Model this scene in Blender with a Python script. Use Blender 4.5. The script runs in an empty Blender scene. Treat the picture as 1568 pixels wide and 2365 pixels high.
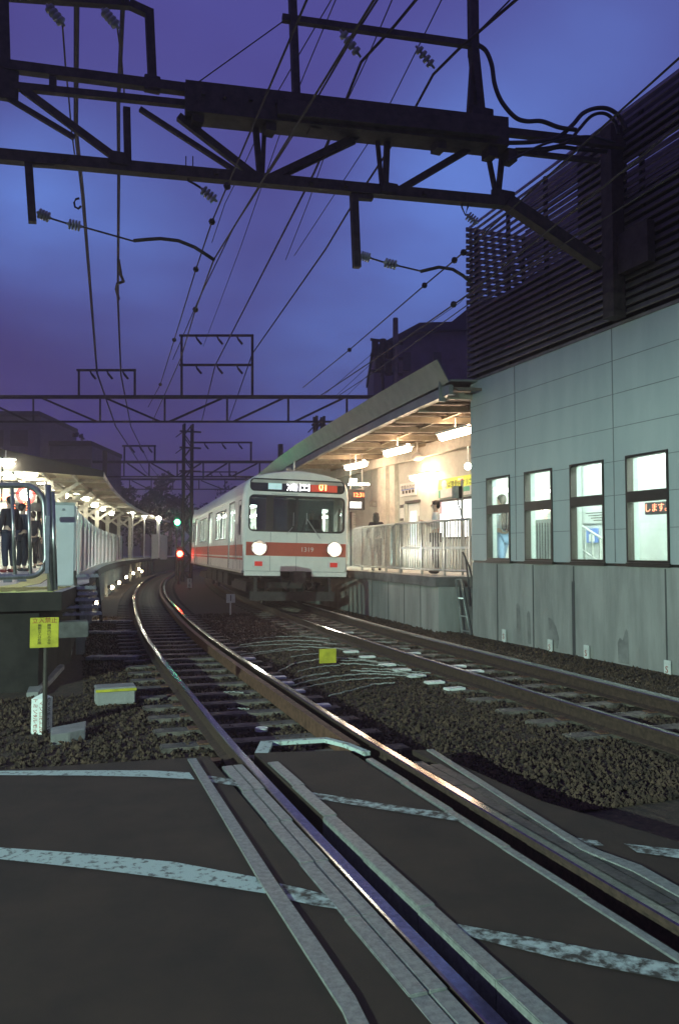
import bpy, bmesh, math, random
import numpy as np
from math import sin, cos, tan, atan, pi, radians, hypot
from mathutils import Vector, Matrix
random.seed(7)
rng = np.random.default_rng(7)
col = bpy.context.scene.collection
sc = bpy.context.scene
# ------------------------------------------------------------------ camera
EYE = 1.5
FPX, CX, CY = 1850., 784., 1182.5            # focal length and centre in the units the photo was measured in
YAW = atan((784 - 85) / FPX); PITCH = atan(90 / FPX)
cam = bpy.data.cameras.new('camera'); cam.sensor_fit = 'VERTICAL'; cam.sensor_height = 36
cam.lens = 36 * FPX / 2365; cam.clip_end = 3000; cam.clip_start = .05
co = bpy.data.objects.new('camera', cam); col.objects.link(co)
co.location = (0, 0, EYE); co.rotation_euler = (pi / 2 + PITCH, 0, -YAW); sc.camera = co
# ------------------------------------------------------------------ sky, exposure
sc.view_settings.view_transform = 'Standard'; sc.view_settings.look = 'None'
sc.view_settings.exposure = .15; sc.view_settings.gamma = 1
sc.cycles.use_denoising = True; sc.cycles.max_bounces = 6; sc.cycles.caustics_reflective = False; sc.cycles.caustics_refractive = False
sc.cycles.sample_clamp_indirect = 14
W = bpy.data.worlds.new('World'); sc.world = W; W.use_nodes = True
def build_world():
    nt = W.node_tree; n = nt.nodes; l = nt.links
    bg = n['Background']; bg.inputs[1].default_value = 1.0
    tc = n.new('ShaderNodeTexCoord'); sep = n.new('ShaderNodeSeparateXYZ'); l.new(tc.outputs['Generated'], sep.inputs[0])
    def m(op, a, b=None, c=None):
        q = n.new('ShaderNodeMath'); q.operation = op
        for i, v in enumerate((a, b, c)):
            if v is None: continue
            if isinstance(v, (int, float)): q.inputs[i].default_value = v
            else: l.new(v, q.inputs[i])
        return q.outputs[0]
    z = m('MAXIMUM', sep.outputs[2], 0.0); zz = m('ADD', z, .22)
    cv = n.new('ShaderNodeCombineXYZ'); l.new(m('DIVIDE', sep.outputs[0], zz), cv.inputs[0]); l.new(m('DIVIDE', sep.outputs[1], zz), cv.inputs[1])
    cv.inputs[2].default_value = 3.1
    mp = n.new('ShaderNodeMapping'); mp.inputs[3].default_value = (.75, 1.15, 1); mp.inputs[2].default_value = (0, 0, .5); l.new(cv.outputs[0], mp.inputs[0])
    no = n.new('ShaderNodeTexNoise'); no.inputs['Scale'].default_value = 1.05; no.inputs['Detail'].default_value = 5; no.inputs['Roughness'].default_value = .5
    l.new(mp.outputs[0], no.inputs[0])
    cr = n.new('ShaderNodeValToRGB'); l.new(no.outputs[0], cr.inputs[0])
    e = cr.color_ramp.elements; e[0].position = .36; e[0].color = (.058, .041, .165, 1); e[1].position = .70; e[1].color = (.075, .07, .29, 1)
    q = e.new(.50); q.color = (.066, .051, .215, 1)
    col_ = cr.outputs[0]
    n2 = n.new('ShaderNodeTexNoise'); n2.inputs['Scale'].default_value = 2.6; n2.inputs['Detail'].default_value = 6; l.new(mp.outputs[0], n2.inputs[0])
    for az, el, w, st in ((-1.1, 22.3, 16, 0.85), (5.8, 20.7, 22, 0.55), (25.3, 19.1, 22, 0.6), (28.7, 23.4, 18, 0.8), (32.1, 26.8, 20, 0.45), (19.9, 12.7, 20, 0.55), (41.1, 32.3, 22, 0.45)):          # cloud banks: azimuth, elevation, size, density
        d = Vector((cos(radians(el)) * sin(radians(az)), cos(radians(el)) * cos(radians(az)), sin(radians(el)))); dp = n.new('ShaderNodeVectorMath'); dp.operation = 'DOT_PRODUCT'; l.new(tc.outputs['Generated'], dp.inputs[0]); dp.inputs[1].default_value = d
        g_ = m('POWER', 2.718, m('MULTIPLY', m('SUBTRACT', dp.outputs['Value'], 1.0), 1 / (1 - cos(radians(w * .30)))))
        f = m('MULTIPLY', g_, m('MULTIPLY', n2.outputs[0], st * 1.75)); a_ = n.new('ShaderNodeMixRGB'); l.new(m('MINIMUM', f, .9), a_.inputs[0]); l.new(col_, a_.inputs[1]); a_.inputs[2].default_value = (.135, .25, .72, 1); col_ = a_.outputs[0]
    # a physical twilight sky, weak, under the cloud deck
    sky = n.new('ShaderNodeTexSky'); sky.sky_type = 'NISHITA'; sky.sun_disc = False
    sky.sun_elevation = radians(-3); sky.sun_rotation = radians(-70)
    mx = n.new('ShaderNodeMixRGB'); mx.blend_type = 'ADD'; mx.inputs[0].default_value = .012
    l.new(col_, mx.inputs[1]); l.new(sky.outputs[0], mx.inputs[2]); l.new(mx.outputs[0], bg.inputs[0])
build_world()

# ------------------------------------------------------------------ measuring helpers
def ray(u, v):
    a = (u - CX) / FPX; b = -(v - CY) / FPX
    fy = cos(PITCH) - b * sin(PITCH); z = sin(PITCH) + b * cos(PITCH)
    return Vector((fy * sin(YAW) + a * cos(YAW), fy * cos(YAW) - a * sin(YAW), z))
O = Vector((0, 0, EYE))
def onz(u, v, z=0.):
    d = ray(u, v); return O + d * ((z - EYE) / d.z)
def onx(u, v, X):
    d = ray(u, v); return O + d * (X / d.x)
def ony(u, v, Y):
    d = ray(u, v); return O + d * (Y / d.y)
def atd(u, v, D):                         # at depth D in front of the camera
    d = ray(u, v); return O + d * (D / (d.x * sin(YAW) + d.y * cos(YAW)))
G1P = Vector((-.5, 10.46, 0)); G1D = Vector((6.5, -.91, 0)).normalized(); G1N = Vector((.91, 6.5, 0)).normalized()
def ong(u, v, dn=0.):                     # on the upright plane of the near gantry
    d = ray(u, v); n = G1N; return O + d * (((G1P + n * dn) - O).dot(n) / d.dot(n))

# ------------------------------------------------------------------ materials
def mat(name, c, rough=.6, metal=0., var=.15, scale=6., bump=0., bscale=40., emit=None, estr=0., trans=0., c2=None, spec=.5, stretch=None, pos=(.35, .62)):
    m = bpy.data.materials.new(name); m.use_nodes = True; nt = m.node_tree; n = nt.nodes; l = nt.links
    p = n['Principled BSDF']; p.inputs['Roughness'].default_value = rough; p.inputs['Metallic'].default_value = metal
    p.inputs['Specular IOR Level'].default_value = spec
    if emit is not None:
        p.inputs['Emission Color'].default_value = (*emit, 1); p.inputs['Emission Strength'].default_value = estr
    if trans: p.inputs['Transmission Weight'].default_value = trans
    tc = n.new('ShaderNodeTexCoord'); src = tc.outputs['Object']
    if stretch:
        mp = n.new('ShaderNodeMapping'); mp.inputs[3].default_value = stretch; l.new(src, mp.inputs[0]); src = mp.outputs[0]
    no = n.new('ShaderNodeTexNoise'); no.inputs['Scale'].default_value = scale; no.inputs['Detail'].default_value = 8; no.inputs['Roughness'].default_value = .65
    l.new(src, no.inputs[0])
    cr = n.new('ShaderNodeValToRGB'); l.new(no.outputs[0], cr.inputs[0])
    a = c2 if c2 else tuple(x * (1 - var) for x in c); b = c if c2 else tuple(min(1, x * (1 + var)) for x in c)
    cr.color_ramp.elements[0].color = (*a, 1); cr.color_ramp.elements[1].color = (*b, 1)
    cr.color_ramp.elements[0].position, cr.color_ramp.elements[1].position = pos
    l.new(cr.outputs[0], p.inputs['Base Color'])
    if bump:
        nb = n.new('ShaderNodeTexNoise'); nb.inputs['Scale'].default_value = bscale; nb.inputs['Detail'].default_value = 5
        l.new(tc.outputs['Object'], nb.inputs[0])
        bp = n.new('ShaderNodeBump'); bp.inputs['Strength'].default_value = bump; bp.inputs['Distance'].default_value = .02
        l.new(nb.outputs[0], bp.inputs['Height']); l.new(bp.outputs[0], p.inputs['Normal'])
    return m
M = {}
def dm(k, *a, **kw): M[k] = mat(k, *a, **kw)
dm('ballast', (.085, .055, .035), .95, var=.5, scale=14, c2=(.04, .03, .02), bump=1., bscale=22)
dm('stone', (.095, .060, .036), .95, var=.5, scale=9, c2=(.018, .012, .008))
dm('asphalt', (.050, .031, .019), .8, var=.35, scale=2.1, c2=(.028, .018, .011), bump=.5, bscale=420)
dm('rail_side', (.05, .03, .02), .8, var=.4, scale=20, bump=.3)
dm('rail_top', (.34, .32, .30), .16, metal=1., var=.25, scale=30)
dm('rubber_dark', (.09, .085, .075), .55, var=.3, scale=12, c2=(.04, .038, .034), bump=.4)
dm('rust', (.14, .075, .045), .75, metal=.3, var=.4, scale=14, bump=.3)
dm('sleeper', (.20, .175, .14), .9, var=.3, scale=5, c2=(.04, .032, .026), bump=.4)
dm('steel_worn', (.33, .36, .32), .5, metal=.3, scale=34, c2=(.20, .215, .195), bump=.25, bscale=110)
dm('rubber', (.19, .2, .19), .5, var=.3, scale=12, c2=(.10, .10, .10), bump=.2)
dm('paint_white', (.52, .64, .57), .7, scale=26, c2=(.15, .165, .14), pos=(.37, .47), bump=.3, bscale=120)
dm('paint_worn', (.52, .63, .56), .7, scale=19, c2=(.06, .055, .04), pos=(.42, .60), bump=.2)
dm('steel_dark', (.055, .045, .035), .7, metal=.3, var=.4, scale=8)
dm('cable_black', (.02, .02, .02), .5, var=.2)
dm('wire', (.05, .04, .035), .6, metal=.4, var=.2)
dm('insulator', (.35, .37, .33), .3, var=.25, scale=5)
dm('concrete', (.36, .36, .33), .85, scale=2.2, c2=(.22, .225, .205), bump=.25, bscale=30, stretch=(1, 1, .18))
dm('concrete_shade', (.032, .027, .023), .95, scale=3, c2=(.014, .012, .010))  # darkened concrete: shade of the left platform's side put into the colour
dm('stain', (.27, .27, .25), .9, scale=4, c2=(.17, .17, .16))
dm('concrete_dark', (.17, .165, .155), .9, scale=3, c2=(.08, .075, .07), bump=.4, bscale=20)
dm('panel_joint', (.17, .18, .18), .8)
dm('panel', (.42, .47, .45), .55, scale=2.2, c2=(.36, .41, .40), bump=.06, bscale=90, stretch=(1, 1, .22))
dm('joint', (.07, .07, .07), .8)
dm('slat', (.19, .17, .145), .5, metal=.4, var=.2, scale=3)
dm('frame_black', (.04, .035, .03), .45, metal=.4)
dm('roof_metal', (.30, .33, .29), .38, metal=.45, var=.15, scale=3)
dm('ceiling', (.20, .17, .12), .7, scale=3, c2=(.10, .08, .055))
dm('beam_white', (.62, .60, .52), .6, var=.15, scale=5)
dm('beam_cream', (.36, .32, .23), .6, var=.2, scale=5)
dm('steel_galv', (.50, .52, .50), .32, metal=.8, var=.15, scale=10)
dm('tube_steel', (.34, .34, .33), .3, metal=.8, var=.2, scale=10)
dm('grey_box', (.50, .52, .53), .55, var=.06, scale=4)
dm('white_paint', (.74, .74, .70), .45, var=.06, scale=4)
dm('inner_wall', (.80, .82, .78), .7, var=.05, scale=2)
dm('inner_grey', (.55, .58, .56), .7, var=.05)
dm('wall_tile', (.52, .53, .47), .6, var=.1, scale=3)
dm('floor_tile', (.46, .48, .42), .6, var=.15, scale=5)
dm('tactile', (.62, .62, .22), .7, var=.15, scale=5)
dm('yellow', (.50, .46, .035), .6, var=.2, scale=9)
dm('red', (.50, .05, .035), .5, var=.1)
dm('ink', (.03, .025, .02), .6)
dm('ink_red', (.35, .06, .03), .6)
dm('train_body', (.80, .82, .74), .42, metal=.0, var=.05, scale=3, c2=(.72, .74, .67))
dm('train_red', (.50, .10, .055), .45, var=.05)
dm('gasket', (.02, .02, .02), .5)
dm('under', (.045, .04, .038), .8, var=.3, scale=10)
dm('cab_grey', (.30, .32, .30), .6)
dm('skin', (.55, .36, .27), .55, var=.05)
dm('hair', (.02, .015, .012), .5)
dm('cloth_dark', (.025, .022, .03), .85)
dm('cloth_white', (.72, .72, .70), .85)
dm('cloth_pale', (.62, .60, .48), .85)
dm('cloth_navy', (.03, .035, .06), .85)
dm('cloth_jeans', (.22, .34, .50), .85)
dm('cloth_blue', (.50, .60, .66), .85)
dm('shoe_red', (.22, .03, .03), .6)
dm('leaf_dark', (.04, .045, .025), .8, var=.4, scale=4)
dm('bark', (.06, .045, .035), .9)
dm('house_wall', (.13, .115, .14), .8, var=.15, scale=2)
dm('house_roof', (.05, .045, .045), .8)
dm('green_paint', (.10, .45, .30), .6)
dm('sign_yellow', (.72, .78, .12), .6, var=.05, emit=(.75, .85, .1), estr=.25)
dm('pink', (.75, .48, .55), .6)
dm('blue_sign', (.12, .22, .55), .6)
dm('pale_plate', (.70, .74, .68), .6, var=.12, scale=12)
dm('tube_light', (.9, .9, .9), emit=(1, .95, .76), estr=34)
dm('tube_hot', (.9, .9, .9), emit=(1, .66, .44), estr=36)
dm('led_field', (.2, .03, .02), emit=(1, .08, .03), estr=.55)
dm('dull_cable', (.40, .42, .37), .7, scale=40, c2=(.16, .16, .14))
dm('tube_left', (.9, .9, .9), emit=(1, .95, .74), estr=95)
dm('cool_light', (.9, .9, .9), emit=(.88, 1, .95), estr=105)
dm('warm_light', (.9, .9, .9), emit=(1, .82, .5), estr=45)
dm('head_lamp', (.9, .9, .9), emit=(1, .76, .60), estr=900)
dm('led_white', (.9, .9, .9), emit=(1, .88, 1), estr=7)
dm('led_red', (.9, .2, .1), emit=(1, .16, .05), estr=9)
dm('led_soft', (.9, .3, .2), emit=(1, .28, .14), estr=3.2)
dm('led_amber', (.9, .4, .1), emit=(1, .42, .12), estr=9)
dm('lamp_red', (.9, .1, .05), emit=(1, .03, .015), estr=70)
dm('lamp_green', (.1, .9, .4), emit=(.06, 1, .42), estr=80)
dm('tail_red', (.45, .03, .03), .3, emit=(1, .05, .02), estr=.25)
dm('lit_panel', (.9, .9, .9), emit=(.95, 1, .98), estr=2.2)
dm('lit_dim', (.6, .7, .7), emit=(.55, .8, .85), estr=.7)
def glass_mat(name, tint=(1, 1, 1), refl=.12):
    m = bpy.data.materials.new(name); m.use_nodes = True; nt = m.node_tree; n = nt.nodes; l = nt.links
    n.remove(n['Principled BSDF']); out = n['Material Output']
    t = n.new('ShaderNodeBsdfTransparent'); t.inputs[0].default_value = (*tint, 1)
    g = n.new('ShaderNodeBsdfGlossy'); g.inputs['Roughness'].default_value = .03
    f = n.new('ShaderNodeFresnel'); ge = n.new('ShaderNodeNewGeometry'); io = n.new('ShaderNodeMath'); io.operation = 'MULTIPLY_ADD'
    io.inputs[1].default_value = -.8333; io.inputs[2].default_value = 1.5; l.new(ge.outputs['Backfacing'], io.inputs[0]); l.new(io.outputs[0], f.inputs[0])
    a = n.new('ShaderNodeMath'); a.operation = 'ADD'; a.inputs[1].default_value = refl; l.new(f.outputs[0], a.inputs[0])
    x = n.new('ShaderNodeMixShader'); l.new(a.outputs[0], x.inputs[0]); l.new(t.outputs[0], x.inputs[1]); l.new(g.outputs[0], x.inputs[2]); l.new(x.outputs[0], out.inputs[0])
    return m
M['glass'] = glass_mat('glass', (.93, .97, .95), .02); M['glass_dark'] = glass_mat('glass_dark', (.55, .6, .58), .04)

# ------------------------------------------------------------------ object helpers
def props(o, label=None, cat=None, group=None, kind=None):
    if label: o['label'] = label
    if cat: o['category'] = cat
    if group: o['group'] = group
    if kind: o['kind'] = kind
    return o
def thing(name, label, cat, loc=(0, 0, 0), rz=0., group=None):
    o = bpy.data.objects.new(name, None); o.empty_display_size = .2; col.objects.link(o)
    o.location = loc; o.rotation_euler = (0, 0, rz); return props(o, label, cat, group)
def root_matrix(p):
    m = Matrix.Identity(4)
    while p is not None:
        m = (Matrix.Translation(p.location) @ Matrix.Rotation(p.rotation_euler.z, 4, 'Z') @ Matrix.Rotation(p.rotation_euler.y, 4, 'Y') @ Matrix.Rotation(p.rotation_euler.x, 4, 'X')) @ m
        p = p.parent
    return m
def copy_tree(o, parent=None):
    c = o.copy(); col.objects.link(c)
    if parent is not None: c.parent = parent
    for ch in list(o.children): copy_tree(ch, c)
    return c
class MB:
    def __init__(s): s.v = []; s.f = []; s.mi = []; s.cur = 0
    def mat(s, i): s.cur = i; return s
    def add(s, vs, fs):
        k = len(s.v); s.v += [tuple(x) for x in vs]; s.f += [tuple(k + i for i in f) for f in fs]; s.mi += [s.cur] * len(fs); return s
    def box(s, c, d, rz=0.):
        x, y, z = (q / 2 for q in d); vs = []
        for sx, sy, sz in ((-1,-1,-1),(1,-1,-1),(1,1,-1),(-1,1,-1),(-1,-1,1),(1,-1,1),(1,1,1),(-1,1,1)):
            px, py = sx * x, sy * y
            vs.append((c[0] + px * cos(rz) - py * sin(rz), c[1] + px * sin(rz) + py * cos(rz), c[2] + sz * z))
        return s.add(vs, ((0,3,2,1),(4,5,6,7),(0,1,5,4),(1,2,6,5),(2,3,7,6),(3,0,4,7)))
    def bx(s, x0, x1, y0, y1, z0, z1): return s.box(((x0+x1)/2,(y0+y1)/2,(z0+z1)/2),(abs(x1-x0),abs(y1-y0),abs(z1-z0)))
    def bar(s, p, q, w, h=None, up=(0, 0, 1)):
        h = h or w; p = Vector(p); q = Vector(q); d = (q - p)
        if d.length < 1e-6: return s
        d.normalize(); u = Vector(up)
        if abs(d.dot(u)) > .98: u = Vector((0, 1, 0))
        r = d.cross(u).normalized(); u = r.cross(d).normalized(); vs = []
        for e in (p, q):
            for a, b in ((-1,-1),(1,-1),(1,1),(-1,1)): vs.append(e + r * (a * w / 2) + u * (b * h / 2))
        return s.add(vs, ((0,1,2,3),(7,6,5,4),(0,4,5,1),(1,5,6,2),(2,6,7,3),(3,7,4,0)))
    def tube(s, pts, r, n=8, cap=True):
        pts = [Vector(p) for p in pts]; rs = r if isinstance(r, (list, tuple)) else [r] * len(pts)
        vs = []; up = Vector((0, 0, 1))
        for i, p in enumerate(pts):
            d = (pts[min(i+1, len(pts)-1)] - pts[max(i-1, 0)])
            if d.length < 1e-9: d = Vector((0, 0, 1))
            d.normalize(); a = up if abs(d.dot(up)) < .95 else Vector((1, 0, 0))
            x = d.cross(a).normalized(); y = d.cross(x).normalized()
            for k in range(n):
                t = 2 * pi * k / n; vs.append(p + x * (cos(t) * rs[i]) + y * (sin(t) * rs[i]))
        fs = []
        for i in range(len(pts) - 1):
            for k in range(n): fs.append((i*n+k, i*n+(k+1)%n, (i+1)*n+(k+1)%n, (i+1)*n+k))
        if cap: fs.append(tuple(range(n))[::-1]); fs.append(tuple((len(pts)-1)*n + k for k in range(n)))
        return s.add(vs, fs)
    def sweep(s, frames, prof):            # frames: (centre, right vector); prof: (x, z) loop
        n = len(prof); vs = []
        for c, r in frames:
            for a, b in prof: vs.append(Vector(c) + Vector(r) * a + Vector((0, 0, b)))
        fs = [(i*n+k, i*n+(k+1)%n, (i+1)*n+(k+1)%n, (i+1)*n+k) for i in range(len(frames)-1) for k in range(n)]
        fs += [tuple(range(n))[::-1], tuple((len(frames)-1)*n+k for k in range(n))]
        return s.add(vs, fs)
    def prism(s, poly, z0, z1):
        n = len(poly); vs = [(x, y, z0) for x, y in poly] + [(x, y, z1) for x, y in poly]
        fs = [tuple(range(n))[::-1], tuple(range(n, 2*n))] + [(k, (k+1)%n, n+(k+1)%n, n+k) for k in range(n)]
        return s.add(vs, fs)
    def ball(s, c, r, n=12, sq=(1, 1, 1)):
        vs = []; m = n // 2
        for i in range(m + 1):
            for k in range(n):
                t = pi * i / m; q = 2 * pi * k / n
                vs.append((c[0] + r*sq[0]*sin(t)*cos(q), c[1] + r*sq[1]*sin(t)*sin(q), c[2] + r*sq[2]*cos(t)))
        return s.add(vs, [(i*n+k, i*n+(k+1)%n, (i+1)*n+(k+1)%n, (i+1)*n+k) for i in range(m) for k in range(n)])
    def lathe(s, p, q, prof, n=12):        # profile (t along p-q, radius)
        p = Vector(p); q = Vector(q); return s.tube([p.lerp(q, t) for t, _ in prof], [r for _, r in prof], n)
    def holes(s, outer, holes, fn, depth=None):
        """flat sheet with holes; fn maps (a,b) to 3-D; depth: offset vector for thickness"""
        bm = bmesh.new(); es = []
        for lp in [outer] + holes:
            vv = [bm.verts.new((a, b, 0)) for a, b in lp]
            es += [bm.edges.new((vv[i], vv[(i+1) % len(vv)])) for i in range(len(vv))]
        bmesh.ops.triangle_fill(bm, edges=es, use_beauty=True); bm.verts.index_update(); bm.verts.ensure_lookup_table()
        base = [Vector(fn(v.co.x, v.co.y)) for v in bm.verts]; fs = [tuple(v.index for v in f.verts) for f in bm.faces]
        s.add(base, fs)
        if depth is not None:
            dv = Vector(depth); s.add([b + dv for b in base], [f[::-1] for f in fs])
            for lp in [outer] + holes:
                n = len(lp); a = [Vector(fn(*p)) for p in lp]
                s.add(a + [x + dv for x in a], [(k, (k+1)%n, n+(k+1)%n, n+k) for k in range(n)])
        bm.free(); return s
    def build(s, name, m, parent=None, world=True, smooth=False, bevel=0., recalc=True):
        me = bpy.data.meshes.new(name); vs = s.v
        if parent is not None and world:
            inv = root_matrix(parent).inverted(); vs = [tuple(inv @ Vector(v)) for v in vs]
        me.from_pydata(vs, [], s.f); ms = m if isinstance(m, (list, tuple)) else [m]
        for k in ms: me.materials.append(M[k] if isinstance(k, str) else k)
        for p, i in zip(me.polygons, s.mi): p.material_index = i; p.use_smooth = smooth
        if recalc or bevel:
            bm = bmesh.new(); bm.from_mesh(me)
            if recalc: bmesh.ops.recalc_face_normals(bm, faces=bm.faces)
            if bevel: bmesh.ops.bevel(bm, geom=bm.edges, offset=bevel, segments=2, affect='EDGES', clamp_overlap=True)
            bm.to_mesh(me); bm.free()
        o = bpy.data.objects.new(name, me); col.objects.link(o)
        if parent is not None: o.parent = parent
        return o
def text(parent, name, body, size, org, right, up, m, depth=.001, align='CENTER', world=True, xs=1.):
    """real lettering, turned into a mesh part; org, right, up in world (or parent) space"""
    c = bpy.data.curves.new(name, 'FONT'); c.body = body; c.size = size; c.align_x = align; c.align_y = 'CENTER'; c.extrude = depth; c.resolution_u = 3
    o = bpy.data.objects.new(name, c); col.objects.link(o)
    bpy.context.view_layer.update(); me = bpy.data.meshes.new_from_object(o.evaluated_get(bpy.context.evaluated_depsgraph_get()))
    bpy.data.objects.remove(o); bpy.data.curves.remove(c)
    r = Vector(right).normalized(); u = Vector(up).normalized(); nn = r.cross(u)
    mt = Matrix(((r.x*xs, u.x, nn.x, org[0]), (r.y*xs, u.y, nn.y, org[1]), (r.z*xs, u.z, nn.z, org[2]), (0, 0, 0, 1)))
    if parent is not None and world: mt = root_matrix(parent).inverted() @ mt
    me.transform(mt); me.materials.clear(); me.materials.append(M[m]); me.name = name
    q = bpy.data.objects.new(name, me); col.objects.link(q)
    if parent is not None: q.parent = parent
    return q
def rrect(x0, x1, y0, y1, r, n=4):
    pts = []
    for cx, cy, a0 in ((x1-r, y0+r, -90), (x1-r, y1-r, 0), (x0+r, y1-r, 90), (x0+r, y0+r, 180)):
        for k in range(n + 1):
            t = radians(a0 + 90 * k / n); pts.append((cx + r*cos(t), cy + r*sin(t)))
    return pts
ORD = ['first', 'second', 'third', 'fourth', 'fifth', 'sixth', 'seventh', 'eighth', 'ninth', 'tenth', 'eleventh', 'twelfth', 'thirteenth']

# ------------------------------------------------------------------ the line of the track
TP = [(1.40, -30), (1.40, 0), (1.41, 4), (1.46, 6.4), (1.55, 8.6), (1.68, 11.7), (1.96, 16.2), (2.4, 21), (3.1, 27.7), (4.05, 34.7), (5.75, 44.8), (7.9, 55), (11.6, 69), (16.6, 85), (24, 105)]
ty = np.array([p[1] for p in TP], float); tx = np.array([p[0] for p in TP], float); tm = np.gradient(tx, ty)
def cs(y):
    i = int(np.clip(np.searchsorted(ty, y) - 1, 0, len(ty) - 2)); h = ty[i+1] - ty[i]; t = (y - ty[i]) / h
    return float((2*t**3-3*t**2+1)*tx[i] + (t**3-2*t**2+t)*h*tm[i] + (-2*t**3+3*t**2)*tx[i+1] + (t**3-t**2)*h*tm[i+1])
def rt(y, off):                            # point at sideways offset from the left track's left rail
    d = (cs(y+.5) - cs(y-.5)); n = hypot(d, 1)
    return Vector((cs(y) + off / n, y - off * d / n, 0)), Vector((1 / n, -d / n, 0))
G = 1.07
ZB = -.17
# ------------------------------------------------------------------ ground
g = MB(); N = 60
def ground():
    b = MB(); b.add([(-400, -60, ZB-.03), (400, -60, ZB-.03), (400, 900, ZB-.03), (-400, 900, ZB-.03)], [(0, 1, 2, 3)])
    props(b.build('ground', 'ballast'), kind='structure')
ground()
# edge of the road (asphalt) as seen across the tracks
edge_px = [(-900, 1800), (0, 1778), (434, 1750), (600, 1738), (840, 1732), (985, 1732), (1250, 1850), (1568, 1945), (1800, 2010)]
edge = [onz(u, v, -.012) for u, v in edge_px]
ex = [p.x for p in edge]; ey = [p.y for p in edge]
def edge_y(x): return float(np.interp(x, ex, ey))
def road():
    b = MB()
    def strip(x0, x1):
        xs = sorted(set([x0, x1] + [x for x in ex if x0 < x < x1]))
        top = [(x, edge_y(x)) for x in xs]
        b.prism([(x0, -12), (x1, -12)] + top[::-1], -.22, -.012)
    strip(-30, 1.212); strip(1.555, 2.235); strip(2.70, 4.86); strip(5.05, 5.9); strip(6.1, 8.1)
    props(b.build('road', 'asphalt'), kind='structure')
road()
def line_px(name, top, bot, m):
    b = MB(); a = [onz(u, v, -.008) for u, v in top]; c = [onz(u, v, -.008) for u, v in bot]; n = len(a)
    b.add(a + c, [(i, i+1, n+i+1, n+i) for i in range(n-1)]); props(b.build(name, m), kind='structure')
line_px('road_line', [(-1200, 1782), (0, 1780), (200, 1779), (345, 1779), (438, 1784)], [(-1200, 1795), (0, 1790), (200, 1791), (345, 1794), (450, 1800)], 'paint_white')
line_px('road_line', [(472, 1790), (557, 1802)], [(492, 1807), (566, 1818)], 'paint_worn')
line_px('road_line', [(698, 1826), (800, 1842), (950, 1866), (1060, 1880)], [(720, 1842), (800, 1856), (950, 1880), (1076, 1899)], 'paint_worn')
line_px('road_line', [(1254, 1921), (1310, 1932), (1378, 1941)], [(1290, 1938), (1330, 1950), (1395, 1953)], 'paint_worn')
line_px('road_line', [(1440, 1948), (1568, 1962), (1800, 1990)], [(1470, 1968), (1568, 1982), (1800, 2012)], 'paint_worn')
line_px('road_line', [(-900, 1876), (0, 1957), (200, 1971), (400, 1990), (590, 2025)], [(-900, 1896), (0, 1984), (200, 2005), (400, 2030), (617, 2064)], 'paint_white')
line_px('road_line', [(645, 2040), (700, 2052), (757, 2067)], [(668, 2078), (720, 2090), (790, 2101)], 'paint_worn')
line_px('road_line', [(985, 2120), (1100, 2142), (1300, 2178), (1568, 2228), (1900, 2290)], [(1035, 2150), (1150, 2180), (1300, 2216), (1568, 2268), (1900, 2335)], 'paint_worn')

# ------------------------------------------------------------------ tracks
def rail_frames(off, y0, y1):
    ys = list(np.arange(y0, 14, 1.0)) + list(np.arange(max(y0, 14), y1, 1.6)) + [y1]
    return [rt(y, off) for y in sorted(set(round(float(y), 3) for y in ys if y0 <= y <= y1))]
RP = [(-.062, -.153), (.062, -.153), (.062, -.142), (.01, -.122), (.01, -.04), (.031, -.032), (.0325, -.006)]
RPH = [(.0325, -.006), (.026, -.0005), (-.026, -.0005), (-.0325, -.006)]
RP2 = [(-.0325, -.006), (-.031, -.032), (-.01, -.04), (-.01, -.122), (-.062, -.142)]
def make_rail(parent, off, y0, y1, name='rail', m=('rail_side', 'rail_top')):
    b = MB(); fr = rail_frames(off, y0, y1); prof = RP + [(.026, 0), (-.026, 0)] + RP2; n = len(prof)
    vs = []
    for c, r in fr:
        for a, q in prof: vs.append(c + r * a + Vector((0, 0, q)))
    for i in range(len(fr) - 1):
        for k in range(n):
            b.cur = 1 if k in (6, 7, 8) else 0
            j = len(b.v)
            b.f.append((i*n+k, i*n+(k+1) % n, (i+1)*n+(k+1) % n, (i+1)*n+k)); b.mi.append(b.cur)
    b.v = [tuple(v) for v in vs]
    return b.build(name, m, parent)
def track(label, off, y0, ys0, ys1, y1, group):
    t = thing('railway_track', label, 'railway track', rt(ys0, off + G/2)[0], 0, group)
    for o in (off, off + G): make_rail(t, o, y0, y1)
    sl = None; y = ys0; k = 0
    while y < ys1 and k < 95:
        c, r = rt(y, off + G/2); ang = math.atan2(r.y, r.x)
        if sl is None:
            b = MB(); prof = [(-.12, -.17), (.12, -.17), (.10, .0), (-.10, .0)]
            vs = [(x, a, z) for x in (-1., 1.) for a, z in prof]; b.add(vs, [(0,1,2,3),(7,6,5,4),(0,4,5,1),(1,5,6,2),(2,6,7,3),(3,7,4,0)])
            sl = b.build('sleeper', 'sleeper', t, world=False, bevel=.01); inst = sl
            clips = []
            for sx in (-1, 1):
                p = MB(); p.prism([(sx*G/2-.15, -.06), (sx*G/2+.15, -.06), (sx*G/2+.15, .06), (sx*G/2-.15, .06)], -.004, .012); clips.append(p.build('tie_plate', 'rust', sl, world=False))
        else:
            inst = sl.copy(); col.objects.link(inst); [copy_tree(clip, inst) for clip in clips]
        inst.location = Vector((c.x, c.y, ZB + .008 + .006*random.random())) - t.location
        inst.rotation_euler = (0, 0, ang + random.uniform(-.02, .02)); k += 1; y += .62 + random.uniform(-.03, .03)
    return t
tl = track('left track with gleaming rails curving from the level crossing to the station', 0, -6, 6.35, 64, 100, 'railway tracks')
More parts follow.
